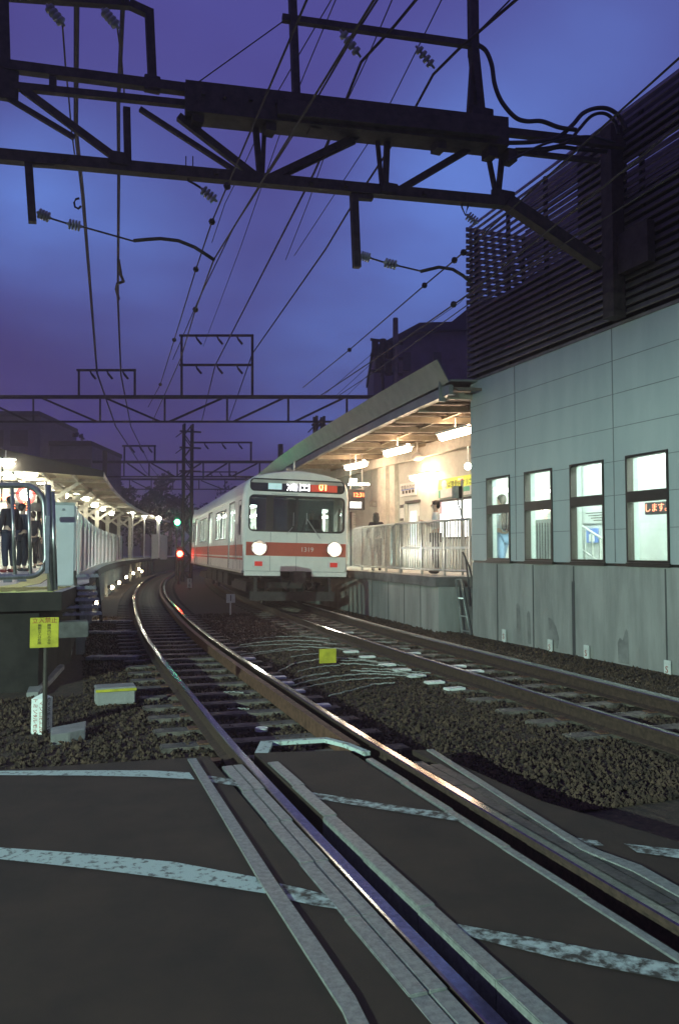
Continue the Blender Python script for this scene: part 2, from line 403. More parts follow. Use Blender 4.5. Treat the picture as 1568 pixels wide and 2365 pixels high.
tr = track('right track beside the concrete wall, with the train standing on it', 3.5, -6, 6.2, 60, 100, 'railway tracks')
# guard rails
for t, off, y0, y1 in ((tl, G - .16, 5.9, 60), (tr, 3.5 + G + .13, 6.2, 26)):
    b = MB(); b.sweep([(c, r) for c, r in rail_frames(off, y0, y1)], [(-.035, -.15), (.035, -.15), (.035, -.012), (-.035, -.012)])
    b.build('guard_rail', 'rust' if t is tl else 'steel_worn', t)
# crossing panels beside the rails
def panels():
    def slabs(x0, x1, y0, m, name, label, z=-.006, seg=.62, yend=-5.):
        t = thing(name, label, 'crossing panel', ((x0+x1)/2, y0, 0)); y = y0; i = 0
        b = MB()
        while y > yend:
            y2 = y - seg; b.bx(x0 + cs(y) - 1.41, x1 + cs(y) - 1.41, y2 + .006, y, -.15, z + random.uniform(-.003, .003)); y = y2
        b.build('panel_row', m, t, bevel=.004)
    slabs(1.215, 1.288, 5.62, 'steel_worn', 'crossing_panel', 'outer steel crossing panel strip left of the left rail')
    slabs(1.292, 1.362, 5.62, 'steel_worn', 'crossing_panel', 'ribbed inner crossing panel strip touching the left rail')
    slabs(1.54, 1.62, 5.6, 'steel_worn', 'flangeway_plate', 'steel flangeway edge plate inside the left rail', z=-.004)
    slabs(2.238, 2.29, 5.45, 'steel_worn', 'flangeway_plate', 'steel flangeway edge plate inside the right rail', z=-.004)
    slabs(2.52, 2.60, 5.25, 'rubber_dark', 'crossing_panel', 'worn dark rubber crossing strip just right of the right rail')
    slabs(2.605, 2.69, 5.15, 'rubber_dark', 'crossing_panel', 'outer worn rubber crossing strip right of the right rail')
panels()
def band(name, label, px_l, px_r, m, z0=-.012, h=.012):
    a = [onz(u, v, z0 + h) for u, v in px_l]; c = [onz(u, v, z0 + h) for u, v in px_r]; n = len(a)
    t = MB(); lo = [Vector((p.x, p.y, z0 - .05)) for p in a + c]
    t.add(a + c + lo, [(i, i+1, n+i+1, n+i) for i in range(n-1)] + [(i, 2*n+i, 2*n+i+1, i+1) for i in range(n-1)] + [(n+i, n+i+1, 3*n+i+1, 3*n+i) for i in range(n-1)] + [(0, n, 3*n, 2*n), (n-1, 3*n-1, 4*n-1, 2*n-1)])
    return props(t.build(name, m), label, 'edging strip')
band('edging_strip', 'narrow pale strip running beside the left crossing panels', [(434, 1752), (510, 1880), (602, 2037), (700, 2190), (790, 2330), (830, 2420)], [(453, 1751), (537, 1880), (640, 2037), (733, 2170), (820, 2300), (880, 2420)], 'steel_worn')
band('edging_strip', 'thin pale strip at the gravel edge right of the right rail', [(985, 1730), (1170, 1850), (1340, 1960), (1460, 2010), (1568, 2070)], [(1000, 1730), (1190, 1850), (1362, 1956), (1480, 1998), (1568, 2048)], 'steel_worn')
# white painted nose joining the flangeway plates
def nose():
    t = thing('guard_nose', 'white painted bent guard bar between the rails at the crossing edge', 'guard bar', onz(690, 1715, 0))
    P = [onz(u, v, -.006) for u, v in ((604, 1737), (616, 1711), (752, 1703), (800, 1715), (845, 1733))]
    for i, (p, q) in enumerate(zip(P[:-1], P[1:])):
        b = MB(); b.bar(p - Vector((0,0,.02)), q + (q-p).normalized()*.02 - Vector((0,0,.02)), .10 if i in (0,) else .055, .03); b.build('bar_segment', 'paint_white', t)
nose()
# gravel: real stones scattered in the ballast where one can tell them apart
def gravel():
    pts = []
    base = np.array([(1,0,0),(-1,0,0),(0,1,0),(0,-1,0),(0,0,1),(0,0,-1)], float)
    fc = [(0,2,4),(2,1,4),(1,3,4),(3,0,4),(2,0,5),(1,2,5),(3,1,5),(0,3,5)]
    n = 62000; V = []; F = []
    k = 0; tries = 0
    while k < n and tries < n * 6:
        tries += 1
        y = 4.4 + (random.random() ** 1.7) * 17; x = random.uniform(-3.2 + .0*y, 8.1)
        if y < edge_y(x) + .05: continue
        if x < rt(min(y, 40), -1.05)[0].x and y > 10: continue
        s = random.choice((.009, .012, .015, .019, .025)) * random.uniform(.8, 1.2); ed_ = y - edge_y(x); lift = random.random() * .13 * max(0, 1 - ed_ / .45)
        dl = min(abs(x - cs(y) - a) for a in (0, G, 3.5, 3.5 + G))
        if dl < .07: continue
        a = base * s * rng.uniform(.6, 1.25, (6, 1)) * rng.uniform(.75, 1.2, (1, 3)); th = random.random() * 6.28
        R = np.array([[cos(th), -sin(th), 0], [sin(th), cos(th), 0], [0, 0, 1]])
        a = a @ R.T + np.array([x, y, ZB - .025 + lift + random.uniform(0, .022)])
        V.append(a); F += [tuple(6*k + i for i in f) for f in fc]; k += 1
    me = bpy.data.meshes.new('gravel'); me.from_pydata(np.concatenate(V).tolist(), [], F); me.materials.append(M['stone'])
    o = bpy.data.objects.new('gravel', me); col.objects.link(o)
    props(o, 'loose brown track ballast between and beside the rails', 'gravel', kind='stuff')
gravel()
# cables lying on the ballast
CB = [('dotted pale cable arching over the gravel, farthest from the camera', [(150,325),(250,310),(350,302),(450,298),(560,302),(680,320)]),
      ('dotted pale cable arching over the gravel, second farthest', [(150,378),(300,358),(470,333),(600,338),(700,345),(800,355)]),
      ('pale cable passing just above the yellow board', [(360,470),(450,425),(580,403),(680,395),(780,400),(900,415)]),
      ('short pale cable end beside the right rail of the left track', [(440,520),(520,495),(640,477)]),
      ('long pale cable sweeping right to the sleeper ends', [(410,557),(500,530),(600,508),(720,492),(850,482),(980,488),(1160,497)]),
      ('pale cable close above the long sweeping cable', [(760,465),(900,470),(1060,480),(1170,488)]),
      ('dull cable nearest the camera between the two tracks', [(640,605),(760,575),(890,540),(1000,532)]),
      ('short pale cable right of the yellow board', [(700,428),(800,428),(940,440)]),
      ('short dotted cable crossing under the right track', [(850,308),(920,305),(980,312)]),
      ('second short dotted cable crossing under the right track', [(940,340),(1010,342),(1085,346)])]
for lb, pl in CB:
    P = [onz(492.3 + x*.4186, 1353.8 + y*.4186, ZB + .03) for x, y in pl]
    b = MB(); Q = []
    for i in range(len(P)-1):
        for k in range(8): Q.append(P[i].lerp(P[i+1], k/8) + Vector((0, 0, .004*sin((i*8+k)*1.3))))
    b.tube(Q + [P[-1]], .009, 6); props(b.build('ground_cable', 'dull_cable'), lb, 'cable', 'pale cables lying between the tracks')

EXTRA = [('thin cable low over the gravel behind the yellow board', [(60,350),(200,330),(330,322),(470,318),(600,325)]), ('thin cable curving close behind the right rail of the left track', [(130,400),(260,372),(400,352),(520,350)]),
         ('thin dull cable just left of the yellow board', [(430,390),(500,378),(580,372)]), ('thin dull cable running from the yellow board towards the camera', [(470,470),(540,452),(620,440),(700,436)]),
         ('dull cable below the long sweeping cable', [(430,580),(560,546),(700,520),(860,508),(1000,505)]), ('thin dull cable above the second short one', [(700,410),(820,410),(960,424),(1060,440)]),
         ('thin cable at the far side of the cable fan', [(220,290),(360,278),(500,276),(640,292)]), ('thin dull cable joining the sleeper ends of the right track', [(820,455),(950,458),(1090,470),(1200,480)]),
         ('faint cable stub inside the left track', [(60,585),(110,583),(170,588)]), ('second faint cable stub inside the left track, nearer the camera', [(80,678),(140,674),(200,678)])]
for lb, pl in EXTRA:
    P = [onz(492.3 + x*.4186, 1353.8 + y*.4186, ZB + .03) for x, y in pl]; b = MB(); Q = []
    for i in range(len(P)-1):
        for k in range(8): Q.append(P[i].lerp(P[i+1], k/8) + Vector((0, 0, .004*sin((i*8+k)*1.7))))
    b.tube(Q + [P[-1]], .007, 6); props(b.build('ground_cable', 'dull_cable'), lb, 'cable', 'pale cables lying between the tracks')
for x, y in ((352, 498), (392, 530), (450, 574), (585, 652), (190, 395), (960, 429), (1040, 457), (1120, 489), (1220, 524), (1330, 559), (1100, 366), (1345, 438), (1440, 464), (740, 253), (760, 357), (850, 385)):
    p = onz(492.3 + x*.4186, 1353.8 + y*.4186, ZB + .035); near = tl if x < 700 and y > 390 else tr
    b = MB(); b.box((p.x, p.y, ZB + .022), (.24, .13, .028), random.uniform(-.1, .05)); b.build('sleeper_end_plate', 'pale_plate', near, bevel=.006)
# ------------------------------------------------------------------ near overhead gantry
def gantry_near():
    t = thing('overhead_gantry', 'big dark lattice gantry crossing close overhead with a thick cable duct', 'gantry', ong(600, 1400, 0) * 1, 0, 'catenary gantries over the tracks')
    t.location.z = 6.4
    def mem(name, segs, w, dn=0., m='steel_dark', d=None):
        b = MB()
        for (u1, v1), (u2, v2) in segs: b.bar(ong(u1, v1, dn), ong(u2, v2, dn), d or w, w)
        return b.build(name, m, t)
    mem('bottom_chord', [((-420, 321), (1161, 468))], .14)
    mem('top_chord', [((-420, 96), (470, 212))], .12); mem('top_chord', [((-420, 153), (470, 245))], .085)
    pm = ong(-420, 300); b = MB(); b.bx(pm.x-.16, pm.x+.16, pm.y-.16, pm.y+.16, ZB, ong(-420, 80).z); b.build('mast', 'steel_dark', t)
    mem('top_chord', [((1120, 300), (1440, 336))], .10); mem('top_chord', [((1120, 343), (1380, 372))], .065)
    b = MB(); b.bar(ong(428, 237, -.08), ong(1162, 318, -.08), .36, .40); b.bar(ong(640, 250, -.3), ong(1150, 303, -.3), .12, .2)
    for u, v in ((455, 283), (622, 303), (725, 300), (1012, 345), (1130, 362), (1175, 372)): b.box(ong(u, v - 8, -.1), (.14, .2, .16))
    b.build('cable_duct', 'steel_dark', t)
    for a, c, w in (((52, 205), (275, 370), .085), ((5, 218), (172, 318), .06), ((324, 252), (552, 400), .06), ((413, 270), (600, 415), .09), ((617, 415), (825, 316), .09), ((640, 416), (820, 330), .03), ((1080, 346), (910, 446), .085)):
        mem('diagonal_brace', [(a, c)], w)
    for a, c, w in (((123, 180), (123, 216), .09), ((293, 250), (296, 378), .085), ((590, 290), (601, 410), .07), ((611, 290), (606, 410), .05), ((871, 322), (883, 442), .05), ((894, 324), (889, 442), .07), ((1125, 350), (1146, 456), .055), ((1160, 350), (1149, 456), .065)):
        mem('vertical_brace', [(a, c)], w)
    for (u, v), dd in (((1161, 458), (.35, .08, .22)), ((14, 185), (.3, .1, .5)), ((604, 414), (.3, .06, .14)), ((1110, 275), (.35, .12, .3)), ((352, 195), (.2, .1, .2)), ((275, 372), (.24, .2, .16)), ((894, 440), (.24, .2, .14)), ((470, 228), (.3, .16, .3)), ((684, 238), (.26, .14, .2))):
        b = MB(); b.box(ong(u, v), dd); b.build('gusset_plate', 'steel_dark', t, bevel=.008)
    for u, v in ((470, 215), (520, 222), (580, 228), (640, 236), (700, 243), (760, 250), (820, 258), (880, 264), (940, 272), (1000, 280), (1060, 287), (150, 365), (400, 388), (500, 398), (720, 420), (800, 428), (980, 446)):
        p_ = ong(u, v, -.3 if u > 440 and v < 300 else -.09); b = MB(); b.box(p_, (.045, .05, .05)); b.build('bolt_head', 'steel_dark', t)
    mem('knee_brace', [((1170, 466), (1385, 612))], .17)
    # mast on the right, beside the louvre screen
    P = ong(1412, 500); X = 8.12
    b = MB(); p0 = onx(1412, 455, 8.02); b.bx(7.92, 8.14, p0.y - .12, p0.y + .12, 4.98, 7.9); b.build('mast', 'steel_dark', t)
    b = MB(); b.bx(8.0, 8.13, p0.y - .75, p0.y + .2, 5.6, 6.2); b.build('bracket_plate', 'steel_dark', t)
    # frames standing on the gantry
    f = MB()
    for a, c, w in (((6, -120), (14, 160), .12), ((345, 24), (353, 198), .105), ((-120, -20), (300, 10), .10), ((300, 10), (352, 34), .10)): f.bar(ong(*a), ong(*c), w, w)
    f.build('feeder_frame', 'steel_dark', t)
    for a, c, w in (((671, -120), (685, 245), .095), ((1090, -120), (1093, 130), .12), ((1093, 120), (1082, 290), .07), ((1093, 120), (1111, 295), .12)):
        mem('post', [(a, c)], w)
    mem('crossarm', [((652, 42), (1104, 106))], .085)
    mem('stay_rod', [((1177, 0), (1098, 80))], .022); mem('stay_rod', [((660, 45), (450, 196))], .012)
    for a, c in (((66, 366), (76, 514)), ((817, 450), (824, 618))): mem('drop_post', [(a, c)], .095)
    b = MB(); b.bar(ong(63, 376), ong(127, 380), .09, .07); b.bar(ong(815, 455), ong(860, 458), .09, .06); b.build('clamp', 'steel_dark', t)
    def insulator(a, c, dn=0.):
        p, q = ong(*a, dn), ong(*c, dn); L = (q - p).length; prof = [(0, .015)]; n = 4
        for k in range(n): s = .12 + k * .76 / n; prof += [(s, .02), (s + .03, .062), (s + .12, .066), (s + .15, .02)]
        b = MB(); b.lathe(p, q, prof + [(1, .015)], 10); b.build('insulator', 'insulator', t, smooth=True)
    insulator((86, 490), (120, 505)); insulator((155, 516), (192, 524)); insulator((830, 589), (858, 597)); insulator((884, 605), (920, 614))
    for a, c, d in (((785, 69), (833, 132), -.1), ((960, 106), (1003, 158), -.1), ((464, 434), (502, 466), 0), ((1076, 495), (1103, 516), 0), ((108, 10), (150, 60), -.1), ((236, 20), (276, 66), -.1)): insulator(a, c, d)
    mem('pull_rod', [((120, 505), (155, 516)), ((192, 524), (309, 557))], .018); mem('pull_rod', [((858, 597), (884, 605)), ((920, 614), (971, 626))], .018)
    b = MB(); b.tube([ong(*p) for p in ((309, 556), (340, 553), (371, 551), (413, 556), (450, 571), (472, 585), (496, 601))], .024, 8); b.build('steady_arm', 'steel_dark', t, smooth=True)
    b = MB(); b.tube([ong(*p) for p in ((971, 627), (992, 622), (1013, 617), (1045, 622), (1068, 636), (1087, 652))], .024, 8); b.build('steady_arm', 'steel_dark', t, smooth=True)
    b = MB()
    for u in (430, 446): b.bar(ong(u, 361), ong(u, 394), .012)
    b.build('hanger_link', 'steel_dark', t); b = MB(); b.tube([ong(*p) for p in ((432, 395), (436, 418), (450, 425), (464, 434))], .015, 6)
    b.build('hanger_link', 'steel_dark', t); b = MB()
    b.tube([ong(*p) for p in ((1066, 455), (1066, 478), (1074, 497), (1080, 478), (1080, 455))], .012, 6); b.build('hanger_link', 'steel_dark', t)
    b = MB(); b.tube([ong(*p) for p in ((184, 458), (176, 460), (172, 468), (174, 478), (182, 482), (188, 476))], .014, 6); b.build('wire_ring', 'steel_dark', t)
    return t
gantry_near()
LOOPS = [('heavy black cable dropping in an S bend from the tall post', [(1104,104),(1122,118),(1135,150),(1142,195),(1158,235),(1188,270),(1215,280),(1250,280),(1290,294),(1330,300)], .05, -.25),
         ('black cable looping up over the right end of the gantry', [(1165,330),(1230,328),(1285,318),(1320,290),(1345,262),(1375,250),(1405,252),(1430,270),(1445,300)], .05, -.2),
         ('second black cable loop just inside the upper one', [(1190,345),(1260,342),(1310,328),(1335,300),(1365,268),(1395,262),(1418,280),(1428,310)], .04, -.1),
         ('low black cable sagging along the end of the top chord', [(1110,355),(1160,362),(1190,352),(1240,352),(1290,340),(1340,345),(1400,350)], .05, .05),
         ('thin black cable snaking past the gusset to the louvre screen', [(1170,372),(1200,360),(1250,335),(1300,322),(1360,315),(1420,330)], .03, -.3)]
for lb, pts, r, dn in LOOPS:
    P = [ong(u, v, dn) for u, v in pts]; Q = []
    for i in range(len(P)-1):
        a, b_, c, d = P[max(i-1,0)], P[i], P[i+1], P[min(i+2,len(P)-1)]
        for k in range(6):
            s = k/6; Q.append(.5*((2*b_) + (c-a)*s + (2*a-5*b_+4*c-d)*s*s + (3*b_-a-3*c+d)*s**3))
    b = MB(); b.tube(Q + [P[-1]], r*.62, 8); props(b.build('feeder_cable', 'cable_black', smooth=True), lb, 'cable', 'heavy feeder cables at the gantry end')

# ------------------------------------------------------------------ gantries farther along the line
def far_gantry(label, Z, top, low, x0, x1, vert, diag, frames, posts, scale=1.):
    P = lambda u, v: atd(u, v, Z); k = Z / FPX
    t = thing('overhead_gantry', label, 'gantry', P((x0+x1)/2, low), 0, 'catenary gantries over the tracks')
    def mem(name, segs, px):
        b = MB()
        for a, c in segs: b.bar(P(*a), P(*c), px*k, px*k)
        b.build(name, 'steel_dark', t)
    mem('top_chord', [((x0, top), (x1, top))], 8*scale); mem('bottom_chord', [((x0, low), (x1, low))], 4.5*scale)
    for u in vert: mem('vertical_brace', [((u, top), (u, low))], 4*scale)
    for a, c in diag: mem('diagonal_brace', [((a, top+3), (c, low))], 4.5*scale)
    for (a, c, h, mids) in frames:
        b = MB(); w = 5*scale*k; b.bar(P(a, top), P(a, h), w); b.bar(P(c, top), P(c, h), w); b.bar(P(a-5, h), P(c+3, h), w)
        for m_ in mids: b.bar(P(a-5, m_), P(c, m_), w)
        for m_ in [h] + mids:
            for f in (.2, .5, .78):
                u = a + (c-a)*f; b.bar(P(u, m_), P(u+4*scale, m_+10*scale), 3.5*scale*k); b.bar(P(u+4*scale, m_+9*scale), P(u+13*scale, m_+20*scale), 5*scale*k)
        b.build('feeder_frame', 'steel_dark', t)
    for u, h in posts:
        b = MB(); p = P(u, h); b.bx(p.x-.14, p.x+.14, p.y-.14, p.y+.14, ZB, p.z); b.build('mast', 'steel_dark', t)
far_gantry('lattice gantry spanning level across the middle of the sky behind the train', 30.8, 917, 974, -330, 1000,
           (-230, -76, 78, 232, 381, 525, 666, 801, 930), ((99, 225), (246, 371), (513, 392), (654, 539), (792, 680), (-45, 70)),
           ((183, 312, 855, []), (420, 583, 775, [843])), ((-325, 905), (1000, 905)))
far_gantry('small distant gantry ending at a mast just left above the train roof', 53.7, 1067, 1101, 215, 660,
           (287, 345, 410, 470, 530, 600), ((295, 340), (350, 405), (465, 415), (525, 475), (595, 535), (640, 605)),
           ((288, 358, 1030, []), (445, 580, 1022, [])), ((243, 1041), (648, 1026)), .75)
far_gantry('most distant gantry, a faint line behind the lattice mast', 78, 1107, 1130, 240, 600,
           (300, 350, 400, 460, 520), ((305, 345), (405, 355), (465, 515)), ((470, 545, 1090, []),), ((240, 1100), (600, 1095)), .55)
def lattice_mast(label, u, v, Z, w, um=0):
    p = atd(u, v, Z); t = thing('lattice_mast', label, 'mast', (p.x, p.y, ZB)); h = p.z
    for sx in (-1, 1):
        for sy in (-1, 1):
            b = MB(); b.bx(p.x+sx*w/2-.05, p.x+sx*w/2+.05, p.y+sy*w/2-.05, p.y+sy*w/2+.05, ZB, h); b.build('leg', 'steel_dark', t)
    b = MB(); n = int((h - ZB) / .6)
    for i in range(n):
        z0 = ZB + i*(h-ZB)/n; z1 = ZB + (i+1)*(h-ZB)/n; s = 1 if i % 2 else -1
        for sy in (-1, 1): b.bar((p.x-s*w/2, p.y+sy*w/2, z0), (p.x+s*w/2, p.y+sy*w/2, z1), .05)
        for sx in (-1, 1): b.bar((p.x+sx*w/2, p.y-s*w/2, z0), (p.x+sx*w/2, p.y+s*w/2, z1), .05)
    b.build('lattice', 'steel_dark', t)
    b = MB()
    for z in (h-.4, h-1.3, h-2.6): b.bar((p.x-w, p.y, z), (p.x+w*1.6, p.y, z), .09); b.bar((p.x-w*1.5, p.y, z-.35), (p.x-w*.4, p.y, z+.05), .05)
    b.build('crossarm', 'steel_dark', t)
lattice_mast('tall dark lattice mast standing left of the train roof', 435, 980, 44, .45)
lattice_mast('thin lattice mast rising above the far end of the right canopy roof', 737, 962, 36, .35)

# ------------------------------------------------------------------ overhead wires (all hang level)
def wire(label, z, pts, r, name='overhead_wire', m='wire', knots=(), group='wires over the tracks', ext=True):
    P = [onz(u, v, z) for u, v in pts]
    if ext:
        P = [P[0] + (P[0]-P[1]).normalized()*8] + P
    b = MB(); b.tube(P, r, 6)
    for u, v in knots: b.ball(onz(u, v, z), r*4.5, 8)
    props(b.build(name, m), label, 'wire', group)
wire('contact wire held by the left steady arm', 5.35, [(510,574),(494,600),(452,715),(419,825),(382,909),(352,975)], .011, knots=((452,715),))
wire('beaded messenger wire left of the contact wire', 6.1, [(525,430),(490,512),(453,622),(403,785),(371,888),(343,940)], .011, knots=((525,430),(490,512),(453,622),(403,785),(371,888)))
wire('feeder wire running down to the left hook of the tall frame', 8.6, [(960,0),(908,63),(834,143),(791,251),(725,400),(636,574),(497,845),(466,975)], .022)
wire('feeder wire running down to the right hook of the tall frame', 8.6, [(1150,35),(1058,114),(1000,172),(947,270),(805,487),(753,574),(583,817),(528,975)], .022)
wire('feeder wire passing over the crossarm at its left third', 8.9, [(871,0),(797,116),(738,217),(595,440),(540,525),(460,690),(400,830)], .016)
wire('faint wire high between the two frames of the gantry', 9.6, [(765,0),(700,110),(640,215),(560,390),(520,470),(490,560)], .010)
wire('faint thin wire left of the tall posts crossarm', 10.2, [(775,0),(720,130),(650,300),(555,574),(508,700),(470,800)], .010)
wire('thin wire crossing the crossarm near its middle', 9.4, [(905,0),(850,130),(770,300),(715,460),(660,600)], .010)
wire('thin wire meeting the crossarm at its right third', 9.4, [(1019,0),(945,150),(870,300),(785,430),(680,590)], .010)
wire('beaded messenger wire in front of the louvre screen', 6.1, [(1200,465),(1049,601),(980,659),(807,808),(700,895)], .012, knots=((1049,601),(980,659),(807,808),(1070,583)))
wire('lower contact wire passing left of the dark house', 5.35, [(1200,585),(1085,677),(982,749),(850,840),(738,915)], .012, knots=((1047,703),))
wire('thin wire below the lower contact wire beside the louvre screen', 5.1, [(1180,640),(1085,700),(960,790),(860,862),(780,915)], .008)
wire('thin slanting wire running to the pole transformers', 7.5, [(1120,640),(1060,700),(990,748),(910,800)], .008, ext=False)
for i, (a, b_) in enumerate((((858, 818), (745, 915)), ((862, 835), (775, 915)), ((866, 850), (800, 915)))):
    wire(f'{ORD[i]} of three service wires sloping left from the pole transformers', 8.2, [a, b_], .01, ext=False)
wire('thick feeder pipe-like cable over the left track, left of two', 8.5, [(178,0),(176,300),(192,450),(208,650),(225,862),(268,985),(335,1088),(400,1150)], .036)
wire('thick feeder cable over the left track, right of two, with a joint', 8.5, [(285,0),(274,240),(275,400),(273,690),(280,865),(303,985),(350,1080),(395,1135)], .030, knots=())
b = MB(); P = [onz(u, v, 8.5) for u, v in ((274,600),(280,635),(286,650),(272,655),(269,668),(275,690))]; b.tube(P, .04, 8)
props(b.build('cable_joint', 'steel_dark'), 'bent clamp joint on the right thick feeder cable', 'cable joint')
wire('thin hanging wire left of the thick feeder cables', 8.2, [(145,55),(152,150),(160,230),(166,300),(176,380)], .012, ext=False)
wire('thin wire hanging from the feeder frame right insulator', 8.2, [(272,66),(281,130),(286,200),(290,235)], .012, ext=False)

# ------------------------------------------------------------------ station building on the right
WX = 8.22; WY = 14.21; ZT = 4.92; ZM = 1.30; ZL = 8.12
win = [(12.79, 13.61), (11.48, 12.31), (10.15, 10.99), (8.79, 9.65), (7.3, 8.2)]
def station():
    t = thing('station_building', 'grey panelled station building with lit windows, concrete base and louvred roof screen', 'building', (WX, 10, ZB))
    Y0 = -4
    # concrete base, vertical board joints
    b = MB(); b.bx(WX+.012, WX+.3, Y0, WY, ZB-.3, ZM-.03); base = b.build('concrete_base', 'concrete', t)
    b = MB()
    for y in (13.28, 10.2 + .75, 8.9, 7.6, 6.2, 12.1): b.bx(WX+.004, WX+.02, y-.012, y+.012, ZB-.2, ZM-.05)
    b.bx(WX+.003, WX+.02, 10.93, 11.0, ZB-.2, 1.0)
    b.build('base_joint', 'joint', base)
    # dirt marks with a shape of their own
    def blot(pts, x):
        b = MB(); b.add([(x, y, z) for y, z in pts], [tuple(range(len(pts)))]); b.build('damp_stain', 'stain', base)
    blot([(12.62,-.15),(12.64,.52),(12.60,.55),(12.53,.50),(12.50,.2),(12.48,-.15)], WX+.008); blot([(12.28,-.15),(12.3,.36),(12.26,.44),(12.2,.40),(12.18,-.15)], WX+.008)
    blot([(11.62,-.12),(11.66,.36),(11.56,.34),(11.44,.22),(11.36,.02),(11.4,-.14)], WX+.008); blot([(9.9,-.18),(9.91,.12),(9.86,.2),(9.8,.16),(9.72,.34),(9.68,.3),(9.66,-.18)], WX+.008)
    b = MB(); b.bx(WX+.04, WX+.2, Y0, WY-.01, ZM-.03, ZM+.012); b.build('base_ledge', 'frame_black', t)
    # panelled wall with window openings
    out = [(Y0, ZM+.012), (WY, ZM+.012), (WY, ZT), (Y0, ZT)]
    hl = [[(a, 1.31+.02), (c, 1.33), (c, 2.92), (a, 2.92)] for a, c in win]
    b = MB(); b.holes(out, hl, lambda y, z: (WX, y, z), (.22, 0, 0)); wall = b.build('panel_wall', 'panel', t)
    b = MB(); zs = [ZM + .012 + k*.517 for k in range(1, 7)]
    for z in zs:
        ys = [Y0] + [q for a, c in sorted(win) for q in (a, c)] + [WY] if 1.33 < z < 2.92 else [Y0, WY]
        for a, c in zip(ys[::2], ys[1::2]): b.bx(WX-.003, WX+.01, a, c, z-.005, z+.005)
    for y in (12.6, 9.92, 7.24, 4.56, 1.9): b.bx(WX-.004, WX+.01, y-.009, y+.009, ZM+.03, ZT)
    b.build('panel_joint', 'panel_joint', wall)
    b = MB(); b.bx(WX-.02, WX+.24, Y0, WY+.02, ZT+.001, ZT+.05); b.build('wall_capping', 'slat', wall)
    for a, c in win:
        b = MB(); w = .035
        for (y0, y1, z0, z1) in ((a, a+w, 1.33, 2.92), (c-w, c, 1.33, 2.92), (a+w, c-w, 2.885, 2.92), (a+w, c-w, 2.22, 2.38), (a+w, c-w, 1.33, 1.365)):
            b.bx(WX-.02, WX+.10, y0, y1, z0, z1)
        wd = b.build('window', 'frame_black', t)
        b = MB(); b.bx(WX+.05, WX+.056, a+w, c-w, 2.38, 2.885); b.build('pane', 'glass', wd)
        b = MB(); b.bx(WX+.05, WX+.056, a+w, c-w, 1.365, 2.22); b.build('pane', 'glass', wd)
        b = MB(); b.bx(WX-.03, WX+.04, a-.01, c+.01, 1.27, 1.327); b.build('sill', 'frame_black', wd)
    # room inside
    b = MB(); b.bx(WX+.3, 15, 0, WY-.25, .85, .9); b.build('room_floor', 'floor_tile', t)
    b = MB(); b.bx(WX+.3, 15, 0, WY, 3.65, 3.75); b.build('room_ceiling', 'inner_wall', t)
    b = MB(); b.bx(12.6, 12.7, 0, WY, .9, 3.65); b.bx(WX+.22, 15, WY-.22, WY-.02, .9, 4.9); b.bx(WX+.22, 12.6, 0, .1, .9, 3.65); b.build('room_wall', 'inner_wall', t)
    b = MB()
    for y in (13.45, 10.75, 9.35): b.bx(9.8, 10.1, y-.2, y+.2, .9, 3.65)
    b.bx(10.3, 10.38, 11.4, 13.9, .9, 3.65)
    b.build('room_column', 'inner_grey', t)
    for x in (9.3, 11.2):
        for y in (3.2, 5.6, 8., 10.4, 12.6):
            b = MB(); b.bx(x-.08, x+.08, y-.6, y+.6, 3.55, 3.62); b.build('ceiling_light', 'cool_light', t)
    b = MB()                                      # louvred screen
    n = 25
    for k in range(n):
        z = ZT + .12 + k*.127
        b.add([(WX-.06, Y0, z), (WX-.06, WY, z), (WX-.0, WY, z+.092), (WX-.0, Y0, z+.092), (WX-.045, Y0, z-.012), (WX-.045, WY, z-.012), (WX+.015, WY, z+.080), (WX+.015, Y0, z+.080)],
              [(0,1,2,3),(7,6,5,4),(0,4,5,1),(1,5,6,2),(2,6,7,3),(3,7,4,0)])
        b.bx(WX-.06, 12.5, WY, WY+.04, z-.01, z+.07)
    sc_ = b.build('louvre_screen', 'slat', t)
    b = MB()
    for k in range(20): b.bx(9.5, 9.55, 3, WY-.1, 6.5+k*.127, 6.5+k*.127+.075)
    b.build('rear_louvre', 'slat', sc_)
    b = MB()
    for y in (14.1, 12.9, 11.7, 10.5, 9.3, 8.1, 6.9): b.bx(WX+.06, WX+.12, y-.03, y+.03, ZT+.05, ZL)
    b.bx(WX+.16, WX+.2, Y0, WY-.02, ZT+.06, 6.45); b.bx(WX+.16, WX+.2, 9.75, 10.9, 6.45, ZL+.2); b.bx(WX+.16, WX+.2, Y0, 8.3, 6.45, ZL+.2); b.bx(WX+.16, WX+.2, 8.3, 9.75, 6.45, 6.9); b.bx(WX+.16, WX+.2, 8.3, 9.75, 7.55, ZL+.2)
    for x in (9.5, 10.8, 12.2): b.bx(x-.03, x+.03, WY-.06, WY-.005, ZT+.05, ZL)
    b.build('screen_post', 'frame_black', sc_)
    # roof and plant behind the screen
    b = MB(); b.bx(WX+.25, 15, Y0, WY-.3, ZT+.001, ZT+.2); b.bx(10.5, 12, 12, 13.6, ZT+.2, 6.4); b.build('roof', 'frame_black', t)
    b = MB()
    for k in range(4): b.bx(9.6+.18*k, 9.72+.18*k, 13.0-.3*k, 13.04-.3*k, 6.55, 6.6)
    b.build('roof_lamp', 'lit_panel', t)
    # things seen through the windows
    for y0, y1 in ((8.1, 9.45), (10.2, 10.3)):
        pass
station()
